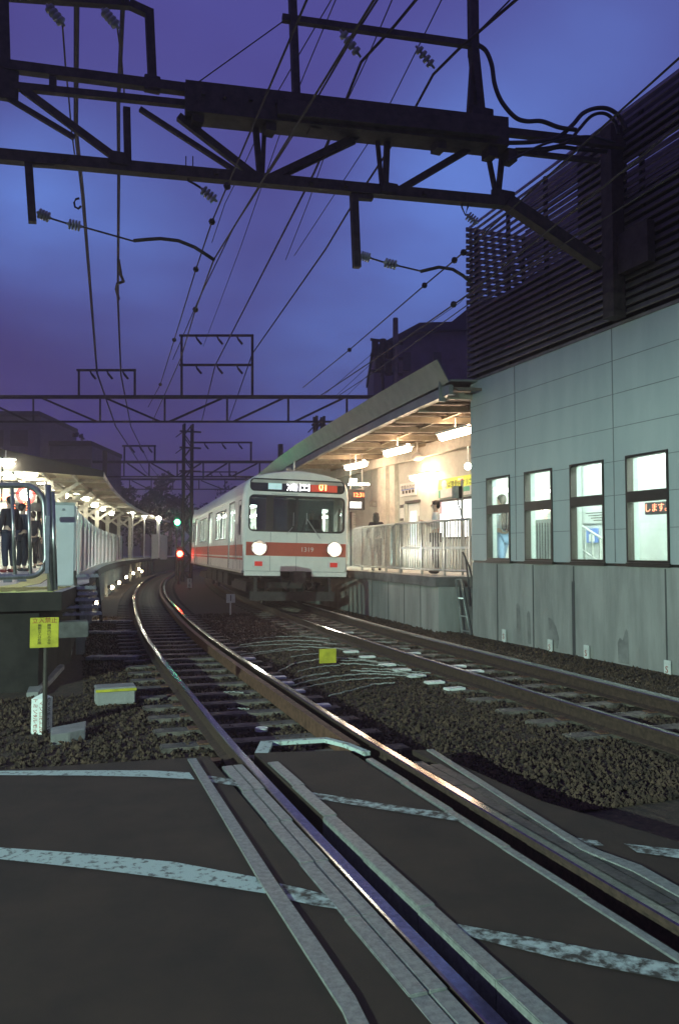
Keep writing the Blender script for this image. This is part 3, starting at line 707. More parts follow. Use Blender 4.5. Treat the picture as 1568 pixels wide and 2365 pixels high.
def inside():
    # red running-text display
    t = thing('message_display', 'hanging red running-text display seen through the right-hand window', 'display', (9.3, 10, 2.3))
    b = MB(); b.bx(9.30, 9.42, 9.2, 10.5, 2.09, 2.29); b.build('housing', 'joint', t, bevel=.01)
    text(t, 'lettering', 'します。東', .15, (9.296, 10.12, 2.19), (0, -1, 0), (0, 0, 1), 'led_soft', .002)
    p = thing('poster', 'blue and white poster on the wall beyond the third window', 'poster', (10.27, 13., 1.9))
    a = onx(1367, 1238, 10.27); b = MB(); b.bx(10.26, 10.285, a.y-.17, a.y+.17, a.z-.13, a.z+.15); b.build('sheet', 'blue_sign', p)
    b = MB(); b.ball((10.255, a.y, a.z+.07), .04, 10, (.05, 1, 1)); b.bx(10.248, 10.257, a.y-.08, a.y+.08, a.z-.11, a.z+.04); b.build('printed_figure', 'inner_wall', p)
    q = thing('notice_board', 'pale notice board above the blue poster inside the station', 'notice board', (10.27, 12.9, 2.2))
    a = onx(1374, 1196, 10.27); b = MB(); b.bx(10.265, 10.288, a.y-.35, a.y+.35, a.z-.1, a.z+.14); b.build('board', 'inner_grey', q)
    b = MB()
    for k in range(4): b.bx(10.257, 10.263, a.y-.3, a.y+.28-.08*k, a.z+.09-.05*k, a.z+.105-.05*k)
    b.build('lettering', 'ink', q)
    t = thing('stair_railing', 'slanting steel stair rail behind the third window', 'railing', (9.5, 12., .9))
    P = [onx(u, v, 9.5) for u, v in ((1333, 1208), (1395, 1248), (1440, 1282))]
    b = MB(); b.tube(P, .022, 8); b.tube([p - Vector((0, 0, .45)) for p in P], .018, 8); b.build('handrail', 'steel_galv', t)
    b = MB()
    for k in range(7):
        s = P[0].lerp(P[2], k/6); b.bx(s.x-.012, s.x+.012, s.y-.012, s.y+.012, .9, s.z)
    b.build('baluster', 'steel_galv', t)
    t = thing('gate_cabinet', 'grey slatted cabinet and counter behind the second window', 'cabinet', (9.5, 13.4, .9))
    b = MB(); b.bx(9.3, 9.7, 12.95, 13.9, .9, 2.12); b.build('body', 'inner_grey', t)
    b = MB()
    for k in range(9): b.bx(9.288, 9.299, 13.05+.09*k, 13.062+.09*k, .95, 2.05)
    b.build('slats', 'joint', t)
inside()
# marker plates at the foot of the wall
for i, (u, v) in enumerate(((1162, 1470), (1268, 1495), (1352, 1509), (1539, 1547))):
    p = onx(u, v, WX-.06); t = thing('wall_marker', f'small white marker with a red mark at the wall foot, {ORD[i]} from the platform', 'marker', (p.x, p.y, ZB), 0, 'marker posts along the wall')
    b = MB(); b.bx(p.x, p.x+.025, p.y-.055, p.y+.055, ZB-.05, p.z+.13); b.build('plate', 'pale_plate', t)
    text(t, 'lettering', 'S', .13, (p.x-.003, p.y, p.z), (0, -1, 0), (0, 0, 1), 'ink_red')

# dark house and utility pole behind the canopy
def house():
    P = lambda u, v, Z=40: atd(u, v, Z)
    a, c = P(863, 905), P(1110, 905); t = thing('dark_house', 'dark unlit house with a low gabled roof behind the platform canopy', 'house', (a.x, a.y, ZB))
    d = Vector((sin(YAW), cos(YAW), 0)) * 9
    def slab(name, pts, m, dep=d, off=0):
        b = MB(); A = [P(*p) - d.normalized()*off for p in pts]; n = len(A); A0 = [Vector((p.x, p.y, p.z)) for p in A]
        b.add(A0 + [p + dep for p in A0], [tuple(range(n)), tuple(range(2*n-1, n-1, -1))] + [(k, n+k, n+(k+1)%n, (k+1)%n) for k in range(n)]); return b.build(name, m, t)
    slab('wall', [(863, 1272), (863, 812), (893, 800), (967, 768), (1040, 764), (1130, 764), (1130, 1272)], 'house_wall')
    slab('roof', [(858, 806), (893, 790), (967, 750), (1040, 748), (1082, 714), (1140, 690), (1140, 764), (1040, 766), (967, 770), (893, 802), (858, 815)], 'house_roof', d*1.02, .4)
    for u in (930, 1000):
        b = MB(); b.bar(P(u, 835, 39.9), P(u+18, 835, 39.9), .3, .9); b.build('window', 'joint', t)
    t = thing('utility_pole', 'utility pole with transformer cans and crossarms in front of the dark house', 'utility pole', atd(915, 1250, 33)); t.location.z = ZB
    Q = lambda u, v: atd(u, v, 33); p = Q(913, 735)
    b = MB(); b.tube([(p.x, p.y, ZB), (p.x, p.y, p.z)], [.17, .11], 10); b.build('pole', 'concrete_dark', t)
    for u, v in ((866, 805), (884, 800), (900, 812), (874, 838), (897, 850)):
        c = Q(u, v); b = MB(); b.tube([c - Vector((0, 0, .3)), c + Vector((0, 0, .3))], .14, 10); b.build('transformer', 'steel_dark', t)
    for v in (790, 825, 862):
        b = MB(); b.bar(Q(855, v-6), Q(930, v+4), .1); b.build('crossarm', 'steel_dark', t)
    b = MB(); b.bar(Q(882, 800), Q(884, 905), .1); b.bar(Q(893, 810), Q(880, 870), .06); b.build('conduit', 'steel_dark', t)
house()
# ------------------------------------------------------------------ people
def skin_obj(name, nodes, edges, m, parent, sub=2):
    me = bpy.data.meshes.new(name); ks = list(nodes); me.from_pydata([nodes[k][0] for k in ks], [(ks.index(a), ks.index(b)) for a, b in edges], [])
    o = bpy.data.objects.new(name, me); col.objects.link(o)
    o.modifiers.new('Skin', 'SKIN').use_smooth_shade = True
    for i, k in enumerate(ks):
        r = nodes[k][1]; me.skin_vertices[0].data[i].radius = r if isinstance(r, tuple) else (r, r)
    me.skin_vertices[0].data[0].use_root = True
    s = o.modifiers.new('Sub', 'SUBSURF'); s.levels = sub; s.render_levels = sub
    bpy.context.view_layer.update(); ev = bpy.data.meshes.new_from_object(o.evaluated_get(bpy.context.evaluated_depsgraph_get()))
    o.modifiers.clear(); o.data = ev; bpy.data.meshes.remove(me); ev.materials.clear(); ev.materials.append(M[m]); o.parent = parent; ev.name = name
    for p in ev.polygons: p.use_smooth = True
    return o
def person(label, loc, rz, h, top, legs, shoes='joint', pose='down', hair='short', group=None, bag=None):
    t = thing('person', label, 'person', loc, rz, group); k = h / 1.72
    S = lambda x, y, z: (x*k, y*k, z*k)
    if pose == 'phone': arms = {'L': ((-.22, -.02, 1.12), (-.10, .26, 1.20), (-.06, .33, 1.24)), 'R': ((.22, -.02, 1.12), (.08, .26, 1.20), (.03, .33, 1.25))}
    elif pose == 'walk': arms = {'L': ((-.24, .06, 1.13), (-.22, .24, .93), (-.21, .29, .86)), 'R': ((.24, -.12, 1.14), (.25, -.16, .90), (.25, -.15, .82))}
    else: arms = {'L': ((-.23, -.03, 1.13), (-.23, .06, .90), (-.22, .09, .82)), 'R': ((.23, -.03, 1.13), (.23, .05, .90), (.22, .08, .82))}
    st = .10 if pose == 'walk' else .0
    nd = {'pel': (S(0, 0, .93), .12*k), 'sp': (S(0, 0, 1.12), .10*k), 'ch': (S(0, 0, 1.31), (.13*k, .10*k)), 'nb': (S(0, -.01, 1.45), .065*k), 'nk': (S(0, .0, 1.51), .05*k), 'hd': (S(0, .02, 1.60), (.074*k, .088*k)), 'ht': (S(0, .005, 1.66), (.066*k, .08*k))}
    ed = [('pel', 'sp'), ('sp', 'ch'), ('ch', 'nb'), ('nb', 'nk'), ('nk', 'hd'), ('hd', 'ht')]
    for s, q in (('L', -1), ('R', 1)):
        e, w, hn = arms[s]; f = st * q
        nd.update({'sh'+s: (S(.17*q, 0, 1.39), .058*k), 'el'+s: (S(*e), .042*k), 'wr'+s: (S(*w), .028*k), 'ha'+s: (S(*hn), (.040*k, .018*k)),
                   'hp'+s: (S(.09*q, 0, .87), .085*k), 'kn'+s: (S(.10*q, .02+f, .49), .058*k), 'an'+s: (S(.10*q, -.02+f*1.6, .09), .038*k), 'to'+s: (S(.11*q, .13+f*1.6, .035), .032*k)})
        ed += [('ch', 'sh'+s), ('sh'+s, 'el'+s), ('el'+s, 'wr'+s), ('wr'+s, 'ha'+s), ('pel', 'hp'+s), ('hp'+s, 'kn'+s), ('kn'+s, 'an'+s), ('an'+s, 'to'+s)]
    body = skin_obj('body', nd, ed, 'skin', t)
    # face, ears and fingers joined into the same body mesh
    b = MB(); b.ball(S(0, .108, 1.605), .017*k, 8, (.8, 1, 1.3)); b.ball(S(-.082, .005, 1.605), .02*k, 8, (.5, 1, 1.4)); b.ball(S(.082, .005, 1.605), .02*k, 8, (.5, 1, 1.4))
    for s, q in (('L', -1), ('R', 1)):
        e, w, hn = arms[s]; d = (Vector(hn) - Vector(w)).normalized(); side = Vector((1, 0, 0)) if abs(d.x) < .8 else Vector((0, 1, 0))
        for i, L in enumerate((.075, .085, .08, .06)):
            p = Vector(hn) + side * (.027 - .018*i); p1 = p + d*L*.5; p2 = p + d*L*.85 + Vector((0, .0, -.01)) + side*(-.008*q)
            b.tube([S(*p), S(*p1), S(*p2)], [.0085*k, .008*k, .006*k], 6)
        p = Vector(w) + d*.03 - side*q*.02; b.tube([S(*p), S(*(p + d*.03 - side*q*.03)), S(*(p + d*.06 - side*q*.03))], [.011*k, .009*k, .007*k], 6)
    ex = b.build('face_bits', 'skin', t, world=False, smooth=True)
    bm = bmesh.new(); bm.from_mesh(body.data); bm.from_mesh(ex.data); bm.to_mesh(body.data); bm.free(); bpy.data.objects.remove(ex)
    b = MB(); b.ball(S(-.03, .092, 1.622), .009*k, 6); b.ball(S(.03, .092, 1.622), .009*k, 6); b.bar(S(-.025, .095, 1.56), S(.025, .095, 1.56), .008*k); b.build('eyes_and_mouth', 'ink', t, world=False)
    un = {x: (nd[x][0], (nd[x][1][0]+.022*k, nd[x][1][1]+.022*k) if isinstance(nd[x][1], tuple) else nd[x][1]+.02*k) for x in ('pel', 'sp', 'ch', 'nb')}
    ue = [('pel', 'sp'), ('sp', 'ch'), ('ch', 'nb')]
    for s in 'LR':
        un['sh'+s] = (nd['sh'+s][0], .075*k); un['el'+s] = (nd['el'+s][0], .056*k); un['w'+s] = (tuple(Vector(nd['el'+s][0]).lerp(Vector(nd['wr'+s][0]), .85)), .042*k); ue += [('ch', 'sh'+s), ('sh'+s, 'el'+s), ('el'+s, 'w'+s)]
    un['nb'] = (nd['nb'][0], .075*k)
    skin_obj('shirt', un, ue, top, t)
    ln = {'pel': (nd['pel'][0], .135*k)}; le = []
    for s in 'LR':
        ln['hp'+s] = (nd['hp'+s][0], .11*k); ln['kn'+s] = (nd['kn'+s][0], .078*k); a = nd['an'+s][0]; ln['an'+s] = ((a[0], a[1], a[2]+.03), .062*k); le += [('pel', 'hp'+s), ('hp'+s, 'kn'+s), ('kn'+s, 'an'+s)]
        c = nd['an'+s][0]; b = MB(); b.ball((c[0], c[1]+.07*k, .045*k), .06*k, 10, (.85, 2.1, .75)); b.build('shoe', shoes, t, world=False, smooth=True)
    skin_obj('trousers', ln, le, legs, t)
    b = MB(); b.ball(S(0, -.015, 1.665), .098*k, 14, (.92, 1.05, .78)); b.ball(S(0, -.05, 1.62), .088*k, 12, (.95, .8, 1.0))
    if hair == 'long': b.ball(S(0, -.06, 1.52), .10*k, 12, (.95, .6, 1.5)); b.ball(S(-.075, .0, 1.55), .04*k, 10, (.7, 1, 2.4)); b.ball(S(.075, .0, 1.55), .04*k, 10, (.7, 1, 2.4))
    b.build('hair', 'hair', t, world=False, smooth=True)
    if bag == 'backpack':
        b = MB(); b.box(S(0, -.2, 1.2), (.30*k, .16*k, .42*k)); b.build('backpack', 'cloth_dark', t, world=False, bevel=.04)
    if bag == 'phone':
        b = MB(); b.box(S(-.01, .40, 1.29), (.07*k, .012*k, .14*k)); b.build('phone', 'joint', t, world=False, bevel=.004)
    return t

# ------------------------------------------------------------------ right platform
PZ = .95
def redge(y):
    if y < 26: return Vector((float(np.interp(y, [14.9, 18, 22, 26], [7.83, 8.08, 8.32, 8.55])), y, 0))
    p = rt(y, 5.5)[0]; return Vector((p.x, p.y, 0))
def platform_right():
    t = thing('station_platform', 'right platform with pale concrete side wall and fence along its edge', 'platform', (9, 15, ZB))
    ys = [14.9, 16.5, 18, 20, 22, 24, 26, 28, 31, 34, 38, 43, 50, 60, 72]
    E_ = [redge(y) for y in ys]; back = [(17, ys[0]), (17, 24), (17.5, 40), (22, 60), (30, 75)]
    b = MB(); b.prism([(p.x-.07, p.y) for p in E_] + back[::-1], PZ-.2, PZ); b.build('slab', 'concrete_dark', t)
    b = MB(); b.prism([(p.x, p.y+.02) for p in E_] + back[::-1], ZB-.2, PZ-.203); b.build('retaining_wall', 'concrete', t)
    b = MB()
    for y in (15.9, 16.9, 18.0, 19.2): p = redge(y); b.box((p.x-.003, p.y, .3), (.012, .02, .95))
    b.build('wall_joint', 'joint', t)
    b = MB(); n = len(E_); lo = [Vector((p.x, p.y, PZ+.004)) for p in E_]; hi = [Vector((p.x+.5, p.y, PZ+.004)) for p in E_]; b.add(lo+hi, [(i, i+1, n+i+1, n+i) for i in range(n-1)]); b.build('edge_paving', 'floor_tile', t)
    b = MB(); lo = [Vector((p.x+.55, p.y, PZ+.004)) for p in E_]; hi = [Vector((p.x+2.4, p.y, PZ+.004)) for p in E_]; b.add(lo+hi, [(i, i+1, n+i+1, n+i) for i in range(n-1)]); b.build('floor_paving', 'wall_tile', t)
    # recess by the building with ladder frame
    b = MB(); b.bx(8.3, 9.5, 14.22, 14.88, ZB-.1, .75); props(b.build('recess_block', 'concrete_dark'), 'dark block filling the gap between platform end and building', 'block')
    t = thing('ladder', 'narrow pale steel ladder frame leaning in the dark gap by the building', 'ladder', (8, 14.6, ZB))
    b = MB(); P = lambda u, v, Y=14.7: ony(u, v, Y)
    b.bar(P(1063, 1338), P(1087, 1466, 14.3), .035); b.bar(P(1052, 1338), P(1066, 1462, 14.5), .03); b.build('stile', 'steel_galv', t)
    for f in (.0, .35, .68, .95):
        b = MB(); b.bar(P(1052, 1338).lerp(P(1066, 1462, 14.5), f), P(1063, 1338).lerp(P(1087, 1466, 14.3), f), .025); b.build('rung', 'steel_galv', t)
    for i, (a, c) in enumerate((((1068, 1275), (1092, 1345)), ((1074, 1285), (1083, 1400)))):
        b = MB(); A, B_ = ony(*a, 14.6), ony(*c, 14.3); b.tube([A, A.lerp(B_, .5)+Vector((.03, 0, .02)), B_], .018, 6); props(b.build('hanging_cable', 'cable_black'), ('dark cable hanging beside the ladder, nearer the building' if i == 0 else 'dark cable hanging down past the ladder, lower of two'), 'cable')
platform_right()
def fence_right():
    def off(y, o): return Vector((8.62 - .05*(y-14.95), y, 0)) if o < .5 else Vector((8.5 + .08*(y-18.2), y, 0))
    for nm, y0, y1, o, base in (('front', 14.95, 18.6, .33, 0), ('rear', 18.2, 22.1, .62, 0)):
        t = thing('platform_fence', f'{"near" if nm == "front" else "far"} galvanised bar fence with a rounded corner on the right platform', 'fence', off(y0, o) + Vector((0, 0, PZ)), 0, 'bar fences on the right platform')
        zt, zb = PZ + 1.23, PZ + .12; r = .22
        n = 12; top = [off(y0 + (y1-r-y0)*k/n, o) + Vector((0, 0, zt)) for k in range(n+1)]
        arc = [off(y1 - r + r*sin(radians(a)), o) + Vector((0, 0, zt - r + r*cos(radians(a)))) for a in range(15, 91, 15)]
        arc2 = [off(y1 - .1 + .1*cos(radians(a)), o) + Vector((0, 0, zb + .1 - .1*sin(radians(a)))) for a in range(0, 91, 22)]
        bot = [off(y1 - .1 - (y1-.1-y0)*k/n, o) + Vector((0, 0, zb)) for k in range(n+1)]
        b = MB(); b.tube(top + arc + arc2 + bot, .028, 8); b.build('frame_tube', 'steel_galv', t, smooth=True)
        y = y0 + .02; k = 0
        while y < y1 - .04:
            big = k % 9 == 0; z1 = zt if y < y1 - r else zt - r + (r**2 - (y - y1 + r)**2) ** .5
            p = off(y, o); b = MB(); b.bx(p.x-(.025 if big else .011), p.x+(.025 if big else .011), y-(.025 if big else .011), y+(.025 if big else .011), PZ if big else zb, z1)
            b.build('post' if big else 'bar', 'steel_galv', t); y += .115; k += 1
        b = MB()
        for z in ((PZ+.62,) if nm == 'front' else ()): b.bar(off(y0, o+.06)+Vector((0,0,z)), off(y1-.5, o+.06)+Vector((0,0,z)), .03, .05)
        if b.v: b.build('middle_rail', 'white_paint', t)
fence_right()
def lamp_px(label, a, c, z, m='tube_hot', w=.27, group='fluorescent lamps under the right canopy', lit=None):
    p, q = onz(*a, z), onz(*c, z); t = thing('fluorescent_lamp', label, 'lamp', (p+q)/2, 0, group); d = (q-p).normalized()
    b = MB(); b.bar(p - d*.04 + Vector((0, 0, .06)), q + d*.04 + Vector((0, 0, .06)), w+.06, .05); b.bar((p+q)/2 + Vector((0,0,.08)), (p+q)/2 + Vector((0,0,.35)), .03); b.build('housing', 'white_paint', t)
    b = MB(); b.tube([p, q], w*.42, 8); b.build('tube', m, t, smooth=True); return t
def canopy_right():
    t = thing('platform_canopy', 'sloping grey platform canopy over the right platform with beams beneath', 'canopy', (8, 15, 4.6))
    OFF = 4.035 + 1.72; ys = [14.3, 16, 18, 20, 22, 24, 26, 28, 31, 34, 38, 43, 50, 60]
    ev = [rt(y, OFF)[0] for y in ys]
    def ribbon(name, x0, z0, x1, z1, th, m):
        b = MB(); n = len(ev); A = [p + Vector((x0, 0, z0)) for p in ev]; B_ = [p + Vector((x1, 0, z1)) for p in ev]; dv = Vector((0, 0, th)) if abs(x1-x0) > abs(z1-z0) else Vector((th, 0, 0))
        vs = A + B_ + [p + dv for p in A] + [p + dv for p in B_]
        fs = [(i, i+1, n+i+1, n+i) for i in range(n-1)] + [(2*n+i, 3*n+i, 3*n+i+1, 2*n+i+1) for i in range(n-1)] + [(i, 2*n+i, 2*n+i+1, i+1) for i in range(n-1)] + [(n+i, n+i+1, 3*n+i+1, 3*n+i) for i in range(n-1)] + [(0, n, 3*n, 2*n), (n-1, 3*n-1, 4*n-1, 2*n-1)]
        b.add(vs, fs); return b.build(name, m, t)
    ribbon('fascia', .0, 4.84, -.26, 5.27, .03, 'roof_metal'); ribbon('gutter', .0, 4.6, .0, 4.79, .10, 'roof_metal'); ribbon('roof_sheet', .04, 4.86, 5.5, 5.2, .04, 'roof_metal'); ribbon('ceiling', .10, 4.72, 5.5, 4.95, .03, 'ceiling')
    ribbon('edge_strip', .10, 4.602, .16, 4.602, .02, 'beam_cream')
    for x in (1.3, 2.5, 3.7): ribbon('purlin', x, 4.60+.05*x, x+.06, 4.60+.05*x, .10, 'beam_cream')
    y = 14.6
    while y < 48:
        p, r = rt(y, OFF); b = MB(); b.bar(p + r*.12 + Vector((0, 0, 4.62)), p + r*5.3 + Vector((0, 0, 4.80)), .09, .14); b.build('cross_beam', 'beam_cream', t)
        b = MB(); b.bar(p + r*.12 + Vector((0, .75, 4.69)), p + r*5.3 + Vector((0, .75, 4.90)), .05, .05); b.bar(p + r*.12 + Vector((0, -.4, 4.69)), p + r*5.3 + Vector((0, -.4, 4.90)), .04, .05); b.build('batten', 'ceiling', t); y += 1.6
    b = MB(); b.box((ev[0].x+.04, 14.29, 4.72), (.14, .03, .42)); b.build('end_cap', 'roof_metal', t)
    for y in (17.8, 25, 32, 39, 46):
        p, r = rt(y, OFF); p = p + r*2.3; b = MB(); b.bx(p.x-.1, p.x+.1, p.y-.1, p.y+.1, PZ, 4.7)
        if y > 20: b.build('column', 'beam_white', t)
canopy_right()
for i, (a, c, z) in enumerate((((1020, 1008), (1083, 991), 4.3), ((893, 1046), (943, 1034), 4.3), ((802, 1079), (842, 1070), 4.3), ((953, 1103), (1000, 1094), 3.75))):
    lamp_px(['bright tube lamp under the right canopy nearest the building corner', 'bright tube lamp in the middle of the front row under the canopy', 'bright tube lamp farthest along the front row, above the train corner', 'bright tube lamp hung lower, behind the front row under the canopy'][i], a, c, z)
for y in (30, 36, 43): 
    p, r = rt(y, 8.3); t = thing('fluorescent_lamp', f'tube lamp far along the right platform behind the train, {ORD[int((y-24)//6)-1]}', 'lamp', (p.x, p.y, 4.3), 0, 'fluorescent lamps under the right canopy'); b = MB(); b.bx(p.x-.06, p.x+.06, p.y-.6, p.y+.6, 4.25, 4.33); b.build('tube', 'tube_light', t)
p = onz(963, 1056, 4.3); t = thing('dome_speaker', 'round white speaker dome hanging under the canopy', 'speaker', p)
b = MB(); b.lathe(p - Vector((0,0,.10)), p + Vector((0,0,.14)), [(0,.10),(.25,.2),(.55,.2),(.8,.1),(1,.06)], 14); b.build('dome', 'white_paint', t, smooth=True); b = MB(); b.tube([p, p+Vector((0,0,.45))], .02, 6); b.build('stem', 'white_paint', t)
p = onz(1080, 1077, 3.55); t = thing('globe_lamp', 'small round globe lamp glowing at the building corner', 'lamp', p)
b = MB(); b.ball(p, .085, 14); b.build('globe', 'tube_light', t, smooth=True); b = MB(); b.tube([p, p+Vector((0, 0, .5))], .015, 6); b.build('stem', 'steel_galv', t)
# wall and doors behind the platform
BX = 11.
def back_wall():
    t = thing('platform_wall', 'pale tiled wall with a door and ribbed columns behind the right platform', 'wall', (BX, 20, PZ))
    P = lambda u, v: onx(u, v, BX)
    d0, d1 = P(968, 1150), P(940, 1150)
    w0, w1 = P(1083, 1160), P(1003, 1160)
    out = [(14.95, PZ), (29.5, PZ), (29.5, 4.75), (14.95, 4.75)]
    h1 = [(d0.y, PZ+.01), (d1.y, PZ+.01), (d1.y, 3.0), (d0.y, 3.0)]
    h2 = [(w0.y-2.5, 1.9), (w1.y, 1.9), (w1.y, 2.92), (w0.y-2.5, 2.92)]
    b = MB(); b.holes(out, [h1, h2], lambda y, z: (BX, y, z), (.15, 0, 0)); b.build('wall', 'wall_tile', t)
    b = MB(); b.bx(BX+.03, BX+.07, d0.y+.02, d1.y-.02, PZ, 2.98); dr = b.build('door', 'white_paint', t); b = MB(); b.bx(BX+.01, BX+.029, d0.y+.25, d1.y-.2, 1.7, 2.75); b.build('door_window', 'lit_dim', dr)
    b = MB(); b.bx(BX-.05, BX+.0, d0.y-.08, d1.y+.08, 3.0, 3.08); b.build('lintel', 'joint', t)
    b = MB(); b.bx(BX+.16, BX+.2, w0.y-2.5, w1.y, 1.8, 3.); b.build('shop_interior', 'lit_panel', t)
    b = MB(); b.bx(BX-.06, BX-.001, w0.y-2.5, w1.y+.05, 2.92, 2.98); b.bx(BX-.04, BX-.001, w0.y-2.5, w1.y+.05, 1.84, 1.9); b.build('window_trim', 'joint', t)
    for u in (888, 900, 914):
        c = P(u, 1150); b = MB(); b.bx(BX-.16, BX-.002, c.y-.22, c.y+.22, PZ, 4.6); b.build('column', 'beam_white', t)
    b = MB(); b.bx(BX-.3, BX-.165, 14.95, 29.5, 4.3, 4.6); b.build('upper_beam', 'beam_white', t)
    b = MB(); b.bx(8.9, BX-.31, 29.3, 29.5, PZ, 4.7); b.build('end_wall', 'wall_tile', t)
back_wall()
def board_x(name, label, cat, u0, u1, v0, v1, m, X=BX-.03, group=None):
    p, q = onx(u0, (v0+v1)/2, X), onx(u1, (v0+v1)/2, X); um = (u0+u1)/2; a, c = onx(um, v0, X), onx(um, v1, X)
    t = thing(name, label, cat, (X, (p.y+q.y)/2, c.z), 0, group); b = MB(); b.bx(X-.02, X+.02, min(p.y, q.y), max(p.y, q.y), c.z, a.z); b.build('board', m, t)
    return t, min(p.y, q.y), max(p.y, q.y), c.z, a.z
t, y0, y1, z0, z1 = board_x('advert_sign', 'bright yellow clinic advert with white and green panels below', 'sign', 1013, 1090, 1102, 1146, 'white_paint')
zm = z0 + (z1-z0)*.46; b = MB(); b.bx(BX-.06, BX-.05, y0, y1, zm, z1); b.build('yellow_band', 'sign_yellow', t)
text(t, 'lettering', 'わかば整骨院クリニック', .2, (BX-.065, y0+(y1-y0)*.33, zm+(z1-zm)*.33), (0, -1, 0), (0, 0, 1), 'ink', .001)
b = MB(); b.bx(BX-.067, BX-.061, y0+(y1-y0)*.22, y0+(y1-y0)*.38, zm+(z1-zm)*.62, z1-.05); b.build('red_tab', 'led_red', t)
b = MB(); b.ball((BX-.062, y1-(y1-y0)*.2, zm+.12), .14, 12, (.05, 1.3, 1)); b.build('emblem', 'white_paint', t)
b = MB(); b.bx(BX-.06, BX-.051, y1-.12, y1-.02, z0, zm-.02); b.bx(BX-.06, BX-.051, y0+.1, y0+.7, z0+.1, zm-.02); b.build('green_panel', 'green_paint', t)
t, y0, y1, z0, z1 = board_x('information_board', 'pale information board with dark writing and blue line beside the door', 'sign', 925, 961, 1115, 1145, 'white_paint')
text(t, 'lettering', '電車のりば', .2, (BX-.055, (y0+y1)/2, z1-.17), (0, -1, 0), (0, 0, 1), 'ink'); b = MB(); b.bx(BX-.058, BX-.051, y0+.1, y1-.1, (z0+z1)/2-.02, (z0+z1)/2+.01); b.build('blue_line', 'blue_sign', t)
b = MB()
for k in range(4): b.bx(BX-.058, BX-.051, y0+.12+k*(y1-y0-.2)/4, y0+.12+(k+.6)*(y1-y0-.2)/4, z0+.08, z0+.17)
b.build('lettering', 'ink', t)
t, y0, y1, z0, z1 = board_x('poster', 'pink poster on the station wall behind the man', 'poster', 1005, 1020, 1160, 1188, 'pink')
b = MB(); b.bx(BX-.058, BX-.051, y0+.05, y1-.05, z0+.06, z0+.2); b.build('caption', 'white_paint', t)
t, y0, y1, z0, z1 = board_x('notice', 'small tall notice with black ends left of the door', 'notice', 925, 933, 1166, 1203, 'white_paint')
b = MB(); b.bx(BX-.058, BX-.051, y0, y1, z1-.1, z1); b.bx(BX-.058, BX-.051, y0, y1, z0, z0+.08); b.build('band', 'joint', t)
def board_y(name, label, cat, u0, u1, v0, v1, m, Y=25., th=.06, hang=0):
    a, c = ony(u0, v0, Y), ony(u1, v1, Y); t = thing(name, label, cat, ((a.x+c.x)/2, Y, c.z)); b = MB(); b.bx(a.x, c.x, Y-th/2, Y+th/2, c.z, a.z); b.build('board', m, t, bevel=.01)
    if hang:
        b = MB(); b.bx(a.x+.06, a.x+.09, Y-.015, Y+.015, a.z, 4.7); b.bx(c.x-.09, c.x-.06, Y-.015, Y+.015, a.z, 4.7); b.build('hanger', 'steel_galv', t)
    return t, a.x, c.x, c.z, a.z
t, x0, x1, z0, z1 = board_y('departure_board', 'black hanging departure board with orange time and white panel', 'display', 804, 841, 1130, 1178, 'gasket', 24.6, .12, 1)
text(t, 'lettering', '12:31', .19, (x0+(x1-x0)*.62, 24.535, z1-.19), (1, 0, 0), (0, 0, 1), 'led_red', .002)
b = MB(); b.bx(x0+.04, x0+(x1-x0)*.78, 24.53, 24.538, z0+.06, z0+.26); b.build('lit_strip', 'lit_panel', t); text(t, 'lettering', '五反田', .12, (x0+.28, 24.527, z0+.12), (1, 0, 0), (0, 0, 1), 'ink', .001)
t, x0, x1, z0, z1 = board_y('red_notice', 'small dark red notice with pale writing beside the departure board', 'sign', 845, 858, 1130, 1154, 'red', 26.5, .04, 1)
text(t, 'lettering', '注意\n注意', .13, ((x0+x1)/2, 26.475, (z0+z1)/2), (1, 0, 0), (0, 0, 1), 'pale_plate', .001)
t, x0, x1, z0, z1 = board_y('striped_banner', 'hanging banner with diagonal red and white stripes', 'banner', 860, 882, 1129, 1157, 'ink_red', 26., .04, 1)
b = MB()
for k in range(4): b.bar((x0+.02, 25.975, z0-.02+.12*k), (x1-.02, 25.975, z0+.16+.12*k), .008, .04)
b.build('stripe', 'pale_plate', t)
t, x0, x1, z0, z1 = board_y('direction_sign', 'dark green direction sign with a white arrow over the platform', 'sign', 853, 886, 1158, 1171, 'cab_grey', 25.5, .05, 1)
text(t, 'lettering', '出口 ↓', .14, (x0+(x1-x0)*.6, 25.47, (z0+z1)/2), (1, 0, 0), (0, 0, 1), 'pale_plate', .001)
t, x0, x1, z0, z1 = board_y('timetable_board', 'white framed timetable board just right of the train', 'notice board', 811, 845, 1185, 1222, 'white_paint', 27.5, .08)
b = MB(); b.bx(x0-.03, x0, 27.44, 27.56, PZ, z1+.05); b.bx(x1, x1+.03, 27.44, 27.56, PZ, z1+.05); b.bx(x0+(x1-x0)*.68, x0+(x1-x0)*.7, 27.44, 27.455, z0, z1); b.build('frame', 'joint', t)
b = MB()
for k in range(6): b.bx(x0+.06, x0+(x1-x0)*.6, 27.452, 27.458, z1-.09-.07*k, z1-.07-.07*k)
b.build('lettering', 'cab_grey', t)
a = ony(805, 1119, 23.5); c = ony(852, 1119, 23.5); t = thing('strip_lamp', 'thin white strip lamp above the departure board', 'lamp', (a+c)/2); b = MB(); b.bar(a, c, .05); b.build('tube', 'tube_light', t); b = MB(); b.bar(a+Vector((0,0,.05)), c+Vector((0,0,.05)), .09, .03); b.build('housing', 'white_paint', t)
a = ony(815, 1111, 24.); t = thing('lit_sign_box', 'small blazing white sign box beside the train corner', 'sign', a); b = MB(); b.box(a, (.26, .1, .16)); b.build('housing', 'white_paint', t); b = MB(); b.box(a - Vector((0,.056,0)), (.23, .01, .13)); b.build('lit_face', 'tube_light', t)
